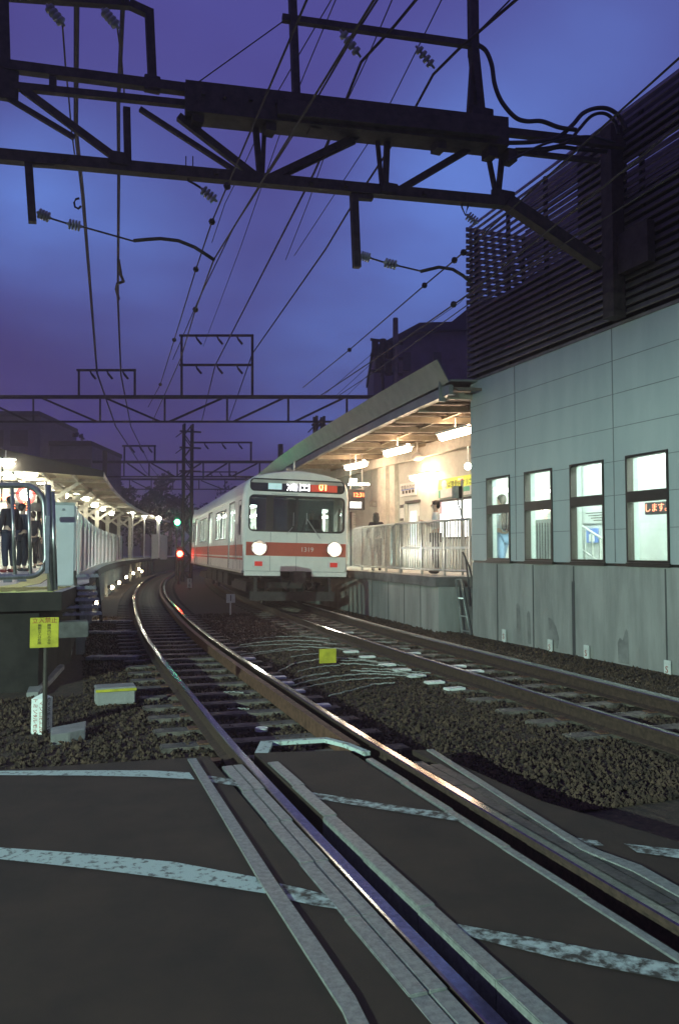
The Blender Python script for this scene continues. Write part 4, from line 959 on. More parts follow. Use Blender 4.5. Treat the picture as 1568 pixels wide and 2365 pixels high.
p = ony(1067, 1192, 16.2); t = thing('signal_pole', 'slim pale pole with a grey equipment box beside the man', 'pole', (p.x, 16.2, PZ)); q = ony(1067, 1105, 16.2)
b = MB(); b.tube([(p.x, 16.2, PZ), (p.x, 16.2, q.z)], .03, 8); b.build('pole', 'steel_galv', t)
for u, w, m in ((1050, .11, 'cab_grey'), (1060, .05, 'frame_black')):
    c = ony(u, 1137, 16.2); b = MB(); b.bx(c.x-w/2, c.x+w/2, 16.1, 16.25, c.z-.14, c.z+.14); b.build('equipment_box', m, t, bevel=.01)
P = [ony(u, v, 16.25) for u, v in ((1056, 1150), (1058, 1165), (1064, 1180), (1064, 1190))]; b = MB(); b.tube(P, .014, 6); b.build('cable', 'cable_black', t)
person('man in white shirt with black bag looking down at his phone by the fence', (9.02, 17.3, PZ), radians(68), 1.76, 'cloth_white', 'cloth_dark', pose='phone', bag='phone')
person('woman with long dark hair in a dark jacket behind the far fence', (8.92, 20.7, PZ), radians(-30), 1.62, 'cloth_dark', 'cloth_navy', hair='long', pose='down')
p = onx(1158, 1240, 8.72); person('person in pale shirt and blue jeans seen through the leftmost window', (8.72, p.y, .9), radians(10), 1.72, 'cloth_blue', 'cloth_jeans', pose='walk', bag='backpack')

# ------------------------------------------------------------------ the train
def train():
    HD = radians(6.0); o0, _ = rt(20.45, 4.035); t = thing('commuter_train', 'silver commuter train with red band and blazing headlights at the platform', 'train', (o0.x-.02, o0.y, 0)); t.rotation_euler = (0, radians(1.3), -HD)
    Lc = 17.5; HW = 1.4; kw = dict(world=False)
    # cross-section, from bottom left up over the roof to bottom right
    prof = [(-HW+.03, .95), (-HW, 1.02), (-HW, 2.95), (-HW+.02, 3.14), (-HW+.09, 3.30), (-HW+.26, 3.43), (-.75, 3.53), (-.35, 3.59), (0, 3.61)]
    prof = prof + [(-x, z) for x, z in prof[-2::-1]]
    top = [p for p in prof if p[1] >= 2.95]
    b = MB(); n = len(top); ysr = [.10, 4, 8, 12, Lc]
    vs = [(x, y, z) for y in ysr for x, z in top] + [(x*.97, y, z-.05) for y in ysr for x, z in top]; m = n*len(ysr)
    b.add(vs, [(i*n+k, i*n+k+1, (i+1)*n+k+1, (i+1)*n+k) for i in range(len(ysr)-1) for k in range(n-1)] + [(m+i*n+k, m+(i+1)*n+k, m+(i+1)*n+k+1, m+i*n+k+1) for i in range(len(ysr)-1) for k in range(n-1)])
    b.build('roof', 'train_body', t, smooth=True, **kw)
    b = MB()
    for y in (3.6, 9, 14): b.box((0, y, 3.62), (1.5, 2.6, .16))
    b.build('air_conditioner', 'train_body', t, bevel=.04, **kw)
    b = MB(); b.bx(-.9, .9, 6.2, 7.2, 3.6, 3.66); b.bar((-.5, 6.3, 3.66), (-.4, 7.0, 4.05), .04); b.bar((.5, 6.3, 3.66), (.4, 7.0, 4.05), .04); b.bar((-.7, 7.0, 4.05), (.7, 7.0, 4.05), .05); b.build('pantograph', 'steel_dark', t, **kw)
    doors = [(1.95, 3.2), (8.25, 9.5), (14.4, 15.65)]; wins = [(3.95, 5.4), (5.5, 6.95), (10.2, 11.7), (11.8, 13.3), (16.1, 16.9)]; cab = (.55, 1.08)
    for s in (-1, 1):
        X = s*HW; out = [(.12, .95), (Lc, .95), (Lc, 2.96), (.12, 2.96)]
        hs = [rrect(a, c, 1.85, 2.72, .06, 2) for a, c in wins] + [[(a, .97), (c, .97), (c, 2.84), (a, 2.84)] for a, c in doors] + [rrect(cab[0]+.06, cab[1]-.06, 1.9, 2.7, .05, 2)]
        b = MB(); b.holes(out, hs, lambda y, z: (X, y, z), (-s*.05, 0, 0)); side = b.build('side_wall', 'train_body', t, **kw)
        for a, c in wins:
            b = MB(); b.bx(X-s*.03, X-s*.025, a, c, 1.85, 2.72); wd = b.build('window', 'glass', t, **kw)
            b = MB(); 
            for y in (a-.01, c-.02): b.bx(X-s*.04, X+s*.006, y, y+.03, 1.83, 2.74)
            b.bx(X-s*.04, X+s*.006, a, c, 1.82, 1.85); b.bx(X-s*.04, X+s*.006, a, c, 2.72, 2.75); b.bx(X-s*.035, X-s*.01, (a+c)/2-.02, (a+c)/2+.02, 1.85, 2.72); b.build('window_frame', 'gasket', wd, **kw)
        for a, c in doors:
            for y0, y1 in ((a, (a+c)/2-.006), ((a+c)/2+.006, c)):
                b = MB(); b.holes([(y0, .97), (y1, .97), (y1, 2.84), (y0, 2.84)], [rrect(y0+.12, y1-.12, 1.75, 2.68, .05, 2)], lambda y, z: (X-s*.035, y, z), (-s*.02, 0, 0)); d = b.build('door', 'train_body', t, **kw)
                b = MB(); b.bx(X-s*.05, X-s*.046, y0+.12, y1-.12, 1.75, 2.68); b.build('door_window', 'glass', d, **kw)
            b = MB(); b.bx(X-s*.04, X+s*.004, a-.03, a, .97, 2.86); b.bx(X-s*.04, X+s*.004, c, c+.03, .97, 2.86); b.bx(X-s*.04, X+s*.004, a-.03, c+.03, 2.84, 2.88); b.build('door_seal', 'gasket', t, **kw)
        b = MB(); b.bx(X-s*.02, X-s*.015, cab[0]+.06, cab[1]-.06, 1.9, 2.7); b.build('cab_window', 'glass_dark', t, **kw)
        b = MB()
        for y in cab: b.bx(X, X+s*.004, y-.008, y+.008, .98, 2.82)
        b.bx(X, X+s*.004, cab[0], cab[1], 2.81, 2.83); b.build('cab_door_gap', 'gasket', t, **kw)
        b = MB(); b.tube([(X+s*.04, cab[1]+.1, 1.2), (X+s*.04, cab[1]+.1, 2.2)], .012, 6); b.build('grab_rail', 'steel_galv', t, **kw)
        segs = [.12] + [q for d in doors for q in (d[0]-.03, d[1]+.03)] + [Lc]
        b = MB()
        for a, c in zip(segs[::2], segs[1::2]): b.bx(X, X+s*.005, a, c, 1.34, 1.64); b.bx(X, X+s*.005, a, c, 1.24, 1.29)
        for a, c in doors: b.bx(X-s*.033, X-s*.028, a, c, 1.34, 1.64); b.bx(X-s*.033, X-s*.028, a, c, 1.24, 1.29)
        b.build('red_band', 'train_red', t, **kw)
        b = MB(); b.bx(X-s*.03, X+s*.02, .12, Lc, .90, .965); b.build('side_sill', 'steel_galv', t, **kw)
        b = MB(); b.bx(X-s*.0, X+s*.01, 3.25, Lc-.4, 2.90, 2.93); b.build('rain_strip', 'steel_galv', t, **kw)
    # front
    inn = [(x*.955, .965 + (z-.95)*.985) for x, z in prof]
    W1 = rrect(-1.27, 1.27, 2.0, 2.93, .11, 4); W2 = rrect(-1.25, 1.25, 3.05, 3.36, .10, 4)
    b = MB(); b.holes(inn, [W1, W2], lambda x, z: (x, 0, z), (0, .05, 0)); fr = b.build('front_wall', 'train_body', t, **kw)
    b = MB(); A = [(x, 0, z) for x, z in inn]; Cc = [(x*.99, .05, .955+(z-.95)*.997) for x, z in prof]; D = [(x, .13, z) for x, z in prof]; n = len(A)
    b.add(A+Cc+D, [(j*n+k, j*n+k+1, (j+1)*n+k+1, (j+1)*n+k) for j in (0, 1) for k in range(n-1)]); b.build('front_corner', 'train_body', t, smooth=True, **kw)
    def ring(name, x0, x1, z0, z1, r, w, y=-.008):
        b = MB(); b.holes(rrect(x0-w, x1+w, z0-w, z1+w, r+w, 4), [rrect(x0, x1, z0, z1, r, 4)], lambda x, z: (x, y, z), (0, .03, 0)); return b.build(name, 'gasket', t, **kw)
    ring('windscreen_gasket', -1.24, 1.24, 2.03, 2.90, .09, .045); ring('display_gasket', -1.23, 1.23, 3.07, 3.34, .08, .035)
    b = MB(); b.bx(-.83, -.64, .005, .04, 2.01, 2.92); b.build('windscreen_pillar', 'gasket', t, **kw); b = MB(); b.bx(-.05, .02, .008, .04, 2.01, 2.92); b.build('windscreen_pillar', 'gasket', t, **kw)
    for i, (x0, x1, m) in enumerate(((-1.24, -.83, 'glass_dark'), (-.64, -.05, 'glass_dark'), (.02, 1.24, 'glass_dark'))):
        b = MB(); b.bx(x0, x1, .02, .026, 2.01, 2.92); b.build('windscreen', m, t, **kw)
    for q in ((-.70, -.688, -.003, .012, .97, 1.97), (-.012, .0, -.003, .006, .97, 1.97), (-.70, .0, -.003, .004, 2.965, 2.98)):
        b = MB(); b.bx(*q); b.build('end_door_gap', 'cab_grey', t, **kw)
    b = MB(); b.bx(-1.24, 1.24, .09, .10, 3.05, 3.36); b.build('display_backing', 'gasket', t, **kw)
    b = MB(); b.bx(-.78, -.42, .06, .07, 3.10, 3.30); b.build('route_display', 'lit_dim', t, **kw)
    b = MB(); b.bx(.36, 1.08, .065, .075, 3.08, 3.33); b.build('display_field', 'led_field', t, **kw); b = MB(); b.bx(-.28, .0, .06, .07, 3.08, 3.33); b.bx(.04, .32, .06, .07, 3.08, 3.33); dd = b.build('destination_display', 'joint', t, **kw)
    text(t, 'destination_lettering', '蒲田', .33, (.02, .052, 3.205), (1, 0, 0), (0, 0, 1), 'led_white', .006, world=False)
    text(t, 'run_number', '01', .25, (.70, .052, 3.195), (1, 0, 0), (0, 0, 1), 'led_amber', .006, world=False)
    b = MB(); b.bx(-1.24, 1.24, .012, .017, 3.06, 3.35); b.build('display_glass', 'glass', t, **kw)
    b = MB(); b.bx(-1.33, 1.33, -.006, .0, 1.36, 1.71); b.build('red_band', 'train_red', t, **kw)
    text(t, 'car_number', '1319', .17, (.28, -.008, 1.535), (1, 0, 0), (0, 0, 1), 'white_paint', .003, world=False, xs=1.05)
    for s in (-1, 1):
        x = s*1.0; b = MB(); b.lathe((x, .02, 1.56), (x, -.10, 1.56), [(0, .205), (1, .205), (1, .185), (.25, .175)], 24); hl = b.build('headlight', 'steel_galv', t, **kw)
        for dx in (-.0,):
            b = MB(); b.ball((x+dx, -.012, 1.56), .172, 20, (1, .12, 1)); b.build('lamp', 'head_lamp', hl, **kw)
        L = bpy.data.lights.new('headlight_beam', 'SPOT'); L.energy = 140; L.color = (1, .9, .76); L.spot_size = radians(88); L.spot_blend = .9; L.shadow_soft_size = .1
        lo = bpy.data.objects.new('headlight_beam', L); col.objects.link(lo); lo.parent = t; lo.location = (x, -.12, 1.53); lo.rotation_euler = (radians(-86), 0, 0); lo.rotation_euler = (radians(86), 0, pi)
        b = MB(); b.bx(x-.15, x+.15, -.035, .0, 1.06, 1.25); tlm = b.build('tail_light', 'white_paint', t, bevel=.01, **kw); b = MB(); b.bx(x-.10, x+.10, -.042, -.036, 1.09, 1.21); b.build('red_lens', 'tail_red', tlm, **kw)
        b = MB(); b.bar((s*.35-.2, -.02, 2.0), (s*.35+.12*s-.2, -.05, 2.5), .014); b.build('wiper_arm', 'gasket', t, **kw)
        b = MB(); b.bx(s*1.36 if s < 0 else .42, -.42 if s < 0 else 1.36, -.01, .05, .84, .955); b.build('apron', 'train_body', t, **kw)
    for x0, z0, x1, z1 in ((-.28, 1.93, -.13, 2.12), (.25, 2.35, .62, 1.83), (.24, 2.2, .24, 2.5), (-.11, 2.15, -.11, 2.5)):
        b = MB(); b.bar((x0, -.04, z0), (x1, -.05, z1), .016); b.build('wiper', 'steel_galv', t, **kw)
    # cab and saloon interior
    b = MB(); b.bx(-1.35, 1.35, .12, Lc-.05, 1.0, 1.05); b.build('floor', 'cab_grey', t, **kw)
    b = MB(); b.holes([(-1.35, 1.05), (1.35, 1.05), (1.35, 2.95), (-1.35, 2.95)], [[(-1.2, 1.9), (-.85, 1.9), (-.85, 2.75), (-1.2, 2.75)], [(1.02, 1.9), (1.2, 1.9), (1.2, 2.7), (1.02, 2.7)]], lambda x, z: (x, 1.5, z), (0, .04, 0)); b.build('cab_partition', 'cab_grey', t, **kw)
    b = MB(); b.bx(.1, 1.3, .2, .6, 1.05, 1.95); b.bx(.4, .8, .35, .5, 1.95, 2.1); b.build('driving_desk', 'cab_grey', t, bevel=.02, **kw)
    b = MB(); b.bx(-1.3, 1.3, 1.6, Lc-.1, 2.93, 2.97); b.build('ceiling', 'inner_wall', t, **kw)
    for x in (-.5, .5):
        b = MB(); b.bx(x-.06, x+.06, 1.8, Lc-.3, 2.88, 2.92); b.build('interior_light', 'cool_light', t, **kw)
    b = MB(); b.bx(-1.35, 1.35, Lc-.05, Lc, .95, 3.4); b.build('rear_wall', 'train_body', t, **kw)
    for s in (-1, 1):
        for a, c in ((3.5, 8.0), (9.8, 14.1)): b = MB(); b.bx(s*1.0, s*1.33, a, c, 1.05, 1.5); b.bx(s*1.25, s*1.34, a, c, 1.5, 1.85); b.build('bench_seat', 'train_red', t, **kw)
    # underframe
    b = MB(); b.bx(-1.25, 1.25, .3, Lc-.1, .80, .94); b.build('underframe', 'under', t, **kw)
    for y in (3.0, 14.6):
        b = MB(); b.bx(-1.05, 1.05, y-1.4, y+1.4, .45, .62); b.bx(-1.1, -.9, y-1.6, y+1.6, .35, .55); b.bx(.9, 1.1, y-1.6, y+1.6, .35, .55); bg = b.build('bogie', 'under', t, **kw)
        for dy in (-1.05, 1.05):
            for s in (-1, 1):
                b = MB(); b.lathe((s*.5, y+dy, .43), (s*.58, y+dy, .43), [(0, .45), (.3, .45), (.31, .43), (1, .43)], 24); b.build('wheel', 'under', bg, **kw)
    b = MB()
    for y0, y1 in ((5.2, 6.4), (6.7, 8.2), (8.6, 10.0), (10.4, 12.2)): b.bx(-1.15, 1.15, y0, y1, .38, .80)
    b.build('equipment_box', 'under', t, bevel=.03, **kw)
    b = MB(); b.bx(-.12, .12, -.35, .5, .72, .95); b.bx(-.17, .17, -.5, -.32, .68, .98); b.build('coupler', 'under', t, bevel=.02, **kw)
    b = MB(); b.bx(-1.15, 1.15, .3, .36, .18, .42); b.bar((-1., .33, .4), (-1., .5, .85), .08); b.bar((1., .33, .4), (1., .5, .85), .08); b.build('obstacle_guard', 'under', t, **kw)
    b = MB(); b.tube([(-.4, -.02, .85), (-.42, -.15, .6), (-.3, -.15, .5), (-.15, -.05, .7)], .02, 6); b.tube([(.4, -.02, .85), (.42, -.15, .6), (.3, -.15, .5), (.2, -.05, .7)], .02, 6); b.build('air_hose', 'cable_black', t, **kw)
    b = MB(); b.tube([(-.02, .5, 3.56), (-.02, .5, 3.92)], .018, 6); b.build('radio_aerial', 'steel_galv', t, **kw)
    return t
TR = train()
def driver():
    m = root_matrix(TR); p = m @ Vector((.62, .95, .98)); person('driver in dark uniform at the right side of the train cab', (p.x, p.y, p.z), pi - radians(6), 1.65, 'cloth_navy', 'cloth_dark', pose='down')
driver()
# ------------------------------------------------------------------ left platform
LZ = 1.0
def ledge(y, o=0.):
    return rt(y, -.97 - o)[0]
def curve_at(u, off, y0=9., y1=90.):       # where the sight line at u meets the platform edge line
    d = ray(u, 1272); best = None
    f = lambda y: ledge(y, off).x * d.y - d.x * ledge(y, off).y
    y = y1
    while y > y0:
        if f(y) * f(y - .5) <= 0: return y - .25
        y -= .5
    return None
def platform_left():
    t = thing('station_platform', 'left platform with dark underside and yellow-green paving, curving away right', 'platform', (-2, 10.3, ZB))
    ys = [10.3, 11, 12, 13, 14, 15, 16.5, 18, 20, 22, 24, 26, 28, 31, 34, 38, 43, 50, 60, 72, 85]
    E_ = [ledge(y) for y in ys]; E_[0].x = .30; E_[1].x = .42; E_[2].x = .56
    bk = [(-12, 10.3), (-12, 40), (-6, 60), (4, 85)]
    b = MB(); b.prism([(p.x, p.y) for p in E_] + bk[::-1], LZ-.22, LZ); b.build('slab', 'concrete_shade', t)
    b = MB(); b.prism([(p.x-.25, p.y+.15) for p in E_] + [(x+.1, y) for x, y in bk[::-1]], ZB-.2, LZ-.223); b.build('supporting_wall', 'concrete_shade', t)
    n = len(E_)
    def st(name, a, c, m, dz=.004):
        b = MB(); A = [Vector((p.x-a, p.y, LZ+dz)) for p in E_]; B_ = [Vector((p.x-c, p.y, LZ+dz)) for p in E_]; b.add(A+B_, [(i, i+1, n+i+1, n+i) for i in range(n-1)]); b.build(name, m, t)
    st('edge_paving', .0, .7, 'floor_tile'); st('tactile_paving', .72, 1.05, 'tactile', .006); st('floor_paving', 1.06, 9, 'floor_tile')
    b = MB()
    b.prism([(.20, 10.36), (.42, 11.6), (-2.4, 12.6), (-3, 10.36)], LZ+.005, LZ+.010)
    for k in range(20): b.box((.10-.14*k, 11.05, LZ+.014), (.05, 1.3, .012), -.55)
    b.build('tactile_ridge', 'tactile', t)
    # concrete posts under the edge with brackets
    y = 14.
    while y < 60:
        p = ledge(y); b = MB(); b.bx(p.x-.2, p.x-.06, y-.09, y+.09, ZB-.1, LZ-.223); b.build('edge_post', 'concrete', t); y += 1.9
platform_left()
# low lamps along the platform foot
for i, (u, v) in enumerate(((226, 1391), (260, 1357), (276, 1346), (293, 1333), (309, 1324), (322, 1314), (329, 1320))):
    y = {0: 20.5}.get(i) or curve_at(u, -.12, 22) or 30
    p = ledge(y, -.04); d = ray(u, v); z = EYE + d.z * (y / d.y); p.z = z; p.x = d.x * y / d.y
    t = thing('foot_lamp', f'small warm lamp low on the left platform side, {ORD[i]} from the camera', 'lamp', p, 0, 'foot lamps along the left platform')
    b = MB(); b.ball(p, .075, 10); b.build('bulb', 'warm_light', t, smooth=True); b = MB(); b.box(p + Vector((-.10, .0, .02)), (.12, .1, .12)); b.build('bracket', 'steel_dark', t)
# half-height platform gates
def gates():
    y = 14.2; k = 0
    while y < 44 and k < 13:
        p, r = rt(y + .6, -.97 - .42); ang = math.atan2(r.y, r.x)
        t = thing('platform_gate', f'white half-height platform gate unit, {ORD[k]} from the near end', 'platform gate', (p.x, p.y, LZ), ang, 'platform gates along the left platform')
        b = MB(); b.bx(-.24, .20, -.55, .55, .04, 1.28); b.build('casing', 'white_paint', t, world=False, bevel=.02)
        b = MB(); b.bx(.10, .15, .555, 1.68, .10, 1.18); b.build('sliding_door', 'ceiling', t, world=False, bevel=.01)
        b = MB(); b.bx(.201, .207, -.5, .5, 1.05, 1.12); b.bx(-.2, .16, -.556, -.551, .95, 1.02); b.build('stripe', 'steel_galv', t, world=False)
        y += 2.25 if k else 2.4; k += 1
gates()
# big tube frame fence at the platform end
def end_frame():
    Y = 10.42; P = lambda u, v: ony(u, v, Y)
    t = thing('end_barrier', 'dark rounded tube barrier with vertical bars at the left platform end', 'barrier', P(50, 1360))
    def arcpts(c, r, a0, a1, n=8): return [(c[0] + r*cos(radians(a0+(a1-a0)*k/n)), c[1] - r*sin(radians(a0+(a1-a0)*k/n))) for k in range(n+1)]
    px = [(-160, 1121), (-60, 1121), (52, 1121)] + arcpts((54, 1170), 49, 88, 2) + [(105, 1220), (107, 1280)] + arcpts((66, 1290), 41, -4, -88) + [(0, 1333), (-80, 1336), (-160, 1338)]
    b = MB(); b.tube([P(*p) for p in px], .036, 10); b.build('tube_frame', 'tube_steel', t, smooth=True)
    for u0, u1 in ((28, 36), (66, 72), (-12, -6), (-50, -46)):
        b = MB(); b.tube([P(u0, 1122), P(u1, 1332)], .021, 8); b.build('bar', 'tube_steel', t, smooth=True)
    b = MB(); b.tube([P(111, 1120), P(118, 1366)], .04, 10); b.tube([P(122, 1135), P(129, 1362)], .028, 10); b.build('post', 'tube_steel', t, smooth=True)
    b = MB(); b.tube([P(-8, 1330), P(-6, 1372)], .02, 8); b.box(P(19, 1340), (.10, .04, .05)); b.box(P(52, 1338), (.10, .04, .05)); b.build('foot', 'tube_steel', t)
    b = MB(); b.bx(P(105,1300).x, P(114,1300).x, Y-.05, Y-.035, P(0,1325).z, P(0,1190).z); b.build('reflective_strip', 'steel_galv', t)
end_frame()
def led_board():
    Y = 24.; P = lambda u, v: ony(u, v, Y); a, c = P(22, 1160), P(97, 1181)
    t = thing('led_board', 'black hanging board with glowing red characters beyond the end barrier', 'display', ((a.x+c.x)/2, Y, c.z))
    b = MB(); b.bx(a.x, c.x, Y, Y+.12, c.z, a.z); b.bx(a.x, c.x, Y, Y+.1, P(0,1140).z, P(0,1136).z); b.bx(P(28,0).x-.02, P(28,0).x+.02, Y+.02, Y+.06, a.z, 4.3); b.build('housing', 'gasket', t, bevel=.01)
    text(t, 'lettering', '元  住', .25, (P(66, 0).x, Y-.008, (a.z+c.z)/2), (1, 0, 0), (0, 0, 1), 'led_red', .002)
    text(t, 'lettering', '各停', .2, (P(30, 0).x, Y-.008, (a.z+c.z)/2+.24), (1, 0, 0), (0, 0, 1), 'led_red', .002)
    p = P(61, 1143); t = thing('warning_lamp', 'dazzling round red-rimmed lamp above the red lettered board', 'lamp', p)
    b = MB(); b.ball(p - Vector((0, .1, 0)), .15, 14, (1, .5, 1)); b.build('bulb', 'tube_left', t, smooth=True); b = MB(); b.lathe(p, p + Vector((0, .1, 0)), [(0, .26), (1, .26)], 18); b.build('red_rim', 'tail_red', t)
led_board()
def cabinet():
    Y = 12.3; P = lambda u, v: ony(u, v, Y); a, c = P(122, 1166), P(172, 1350)
    t = thing('grey_cabinet', 'tall plain pale grey cabinet standing at the left platform edge', 'cabinet', ((a.x+c.x)/2, Y, LZ))
    b = MB(); b.bx(a.x, c.x, Y, Y+.45, LZ, a.z); b.build('body', 'grey_box', t, bevel=.012)
    b = MB(); b.bx(a.x+.003, c.x-.0, Y+.01, Y+.44, a.z+.003, P(0, 1157).z); b.build('cap', 'cab_grey', t)
    q = P(147, 1177); b = MB(); b.lathe(q, q - Vector((0, .012, 0)), [(0, .02), (1, .016)], 10); b.build('lock', 'steel_galv', t)
    a2, c2 = P(125, 1350), P(176, 1374); b = MB(); b.bx(a2.x, c2.x, Y-.03, Y+.4, c2.z, LZ-.002); b.build('plinth', 'steel_dark', t, bevel=.01)
    # rail-side step ladder
    t = thing('step_ladder', 'grated metal steps leading down beside the grey cabinet', 'steps', P(200, 1380))
    for k, (v0, v1, u0, u1) in enumerate(((1322, 1332, 176, 226), (1344, 1358, 174, 220), (1364, 1370, 176, 221), (1376, 1382, 170, 223), (1390, 1396, 150, 224), (1404, 1410, 142, 226))):
        a, c = P(u0, v0), P(u1, v1); b = MB(); b.bx(a.x, c.x, Y-.25-.12*k, Y+.05-.12*k, c.z, c.z+.03)
        for j in range(5): x = a.x + (c.x-a.x)*(j+.5)/5; b.bx(x-.02, x+.02, Y-.26-.12*k, Y-.24-.12*k, c.z, c.z+.05)
        b.build('tread', 'steel_galv', t)
    for u in (174, 224):
        b = MB(); b.bar(P(u, 1320), P(u+2, 1425) + Vector((0, -.7, 0)), .04); b.build('stringer', 'steel_dark', t)
    a, c = P(130, 1416), P(190, 1446); t = MB(); t.bx(a.x, c.x, Y-1.6, Y-1.3, c.z, a.z); props(t.build('pale_block', 'concrete_dark', bevel=.01), 'pale concrete block below the platform behind the yellow sign', 'concrete block')
cabinet()
def canopy_left():
    t = thing('platform_canopy', 'long cream-lit canopy over the left platform curving to the right', 'canopy', (-1, 27, 4))
    ys = [27, 28.5, 30, 32, 34, 37, 40, 44, 48, 53, 58, 64, 70]
    ev = [ledge(y, .05) for y in ys]; n = len(ev)
    def sheet(name, x0, z0, x1, z1, th, m):
        b = MB(); A = [p + Vector((x0, 0, z0)) for p in ev]; B_ = [p + Vector((x1, 0, z1)) for p in ev]; dv = Vector((0, 0, th)); vs = A + B_ + [p+dv for p in A] + [p+dv for p in B_]
        fs = [(i, i+1, n+i+1, n+i) for i in range(n-1)] + [(2*n+i, 3*n+i, 3*n+i+1, 2*n+i+1) for i in range(n-1)] + [(i, 2*n+i, 2*n+i+1, i+1) for i in range(n-1)] + [(n+i, n+i+1, 3*n+i+1, 3*n+i) for i in range(n-1)] + [(0, n, 3*n, 2*n), (n-1, 3*n-1, 4*n-1, 2*n-1)]
        b.add(vs, fs); b.build(name, m, t)
    sheet('roof_sheet', 0, 4.0, -4.6, 4.85, .06, 'cab_grey'); sheet('roof_sheet', -4.6, 4.85, -9, 4.3, .06, 'cab_grey')
    sheet('soffit', -.05, 3.97, -4.6, 4.2, .02, 'beam_cream'); sheet('eave_board', -.02, 3.93, .03, 3.93, .14, 'beam_white')
    b = MB(); x1 = ev[0].x; b.add([(x1, 26.9, 3.9), (x1-4.6, 26.9, 4.1), (x1-9, 26.9, 4.0), (x1-9, 26.9, 4.5), (x1-4.6, 26.9, 4.95), (x1, 26.9, 4.1)] + [(x1, 26.98, 3.9), (x1-4.6, 26.98, 4.1), (x1-9, 26.98, 4.0), (x1-9, 26.98, 4.5), (x1-4.6, 26.98, 4.95), (x1, 26.98, 4.1)], [(0,1,4,5),(1,2,3,4),(11,10,7,6),(10,9,8,7),(0,5,11,6),(3,2,8,9),(4,3,9,10),(5,4,10,11),(1,0,6,7),(2,1,7,8)]); b.build('end_gable', 'frame_black', t)
    for x in (-.9, -1.8, -2.7): sheet('purlin', x, 3.90, x-.07, 3.90, .09, 'beam_white')
    for i, y in enumerate((29, 33, 37, 41, 45.5, 50, 55, 60)):
        p = ledge(y, 1.9); b = MB(); b.bx(p.x-.1, p.x+.1, y-.1, y+.1, LZ, 3.95); c = b.build('column', 'beam_white', t)
        b = MB(); b.bar((p.x, y, 3.15), (p.x+1.05, y, 3.95), .12); b.bar((p.x, y, 3.15), (p.x-1.05, y, 3.95), .12); b.bar((p.x+1.9, y, 3.93), (p.x-1.9, y, 3.93), .12); b.build('strut', 'beam_white', c)
canopy_left()
LL_ = [((14, 1070), 24.6, 3.95, 1.0), ((95, 1113), 30, 3.8, .7), ((118, 1128), 33, 3.8, .7), ((45, 1090), 30, 3.95, .4), ((152, 1119), 36, 3.9, .3), ((200, 1152), 38, 3.7, .5), ((220, 1167), 40, 3.6, .6), ((238, 1176), 43, 3.5, .4), ((258, 1186), 46, 3.5, .4), ((176, 1140), 36, 3.7, .4), ((150, 1147), 34, 3.6, .4)]
for i, ((u, v), D, z, L) in enumerate(LL_):
    p = atd(u, v, D); t = thing('canopy_lamp', f'glowing lamp under the left canopy, {ORD[i]} in order of brightness and nearness', 'lamp', p, 0, 'lamps under the left canopy')
    b = MB(); b.ball(p, .13, 10, (1.6*L+.4, 1.2, .7)); b.build('tube', 'tube_left' if i else 'cool_blaze', t, smooth=True) if 'cool_blaze' in M else b.build('tube', 'tube_left', t, smooth=True)
    b = MB(); b.box(p + Vector((0, 0, .14)), (.4*L+.2, .3, .05)); b.tube([p + Vector((0, 0, .15)), p + Vector((0, 0, .4))], .02, 6); b.build('housing', 'white_paint', t)
# back of the left platform: bright kiosk wall
def left_hall():
    t = thing('station_hall', 'brightly lit pale station hall wall behind the people on the left platform', 'building', (-4, 30, LZ))
    b = MB(); b.bx(-8, .0, 30, 30.3, LZ, 3.9); b.build('wall', 'inner_wall', t)
    b = MB(); b.bx(-8, -.1, 29.9, 29.99, 2.55, 2.62); b.bx(-8, -.1, 29.9, 29.99, 3.2, 3.27)
    for x in (-6.4, -4.8, -3.2, -2.2, -1.2, -.4): b.bx(x-.04, x+.04, 29.9, 29.99, LZ, 2.55)
    b.build('window_frame', 'cab_grey', t)
    b = MB(); b.bx(-9, .6, 27.3, 36, 4.05, 4.1); b.build('ceiling', 'ceiling', t)
    for k, (x, y) in enumerate(((-3.4, 28), (-1.9, 28.6), (-.6, 28.2))):
        b = MB(); b.bx(x-.6, x+.6, y-.07, y+.07, 3.96, 4.03); b.build('ceiling_light', 'tube_left', t)
left_hall()
def near_lamp_post():
    x, y = -2.7, 13.2; t = thing('platform_lamp', 'lamp post near the left platform end, out of frame on the left', 'lamp', (x, y, LZ), 0)
    b = MB(); b.tube([(x, y, LZ), (x, y, 4.3)], .06, 10); b.build('pole', 'white_paint', t); b = MB(); b.bx(x-.08, x+.9, y-.12, y+.12, 4.3, 4.42); b.build('lamp_head', 'white_paint', t)
    b = MB(); b.bx(x+.0, x+.85, y-.1, y+.1, 4.27, 4.298); b.build('tube', 'tube_left', t)
near_lamp_post()
def onp(u, D): p = atd(u, 1272, D); return (p.x, p.y, LZ)
person('person in a dark jacket and red shoes standing at the left platform end', onp(22, 18.6), radians(40), 1.76, 'cloth_dark', 'cloth_navy', shoes='shoe_red', group=None)
person('person in dark clothes with a backpack beside the red shoed passenger', onp(52, 19.8), radians(-50), 1.66, 'cloth_navy', 'cloth_dark', bag='backpack')
person('person in dark clothes farther back, between the barrier bars', onp(76, 23), radians(10), 1.62, 'cloth_dark', 'cloth_dark', pose='walk')
person('person in a cream shirt and black trousers farthest back on the left platform', onp(100, 26), radians(60), 1.64, 'cloth_pale', 'cloth_dark')

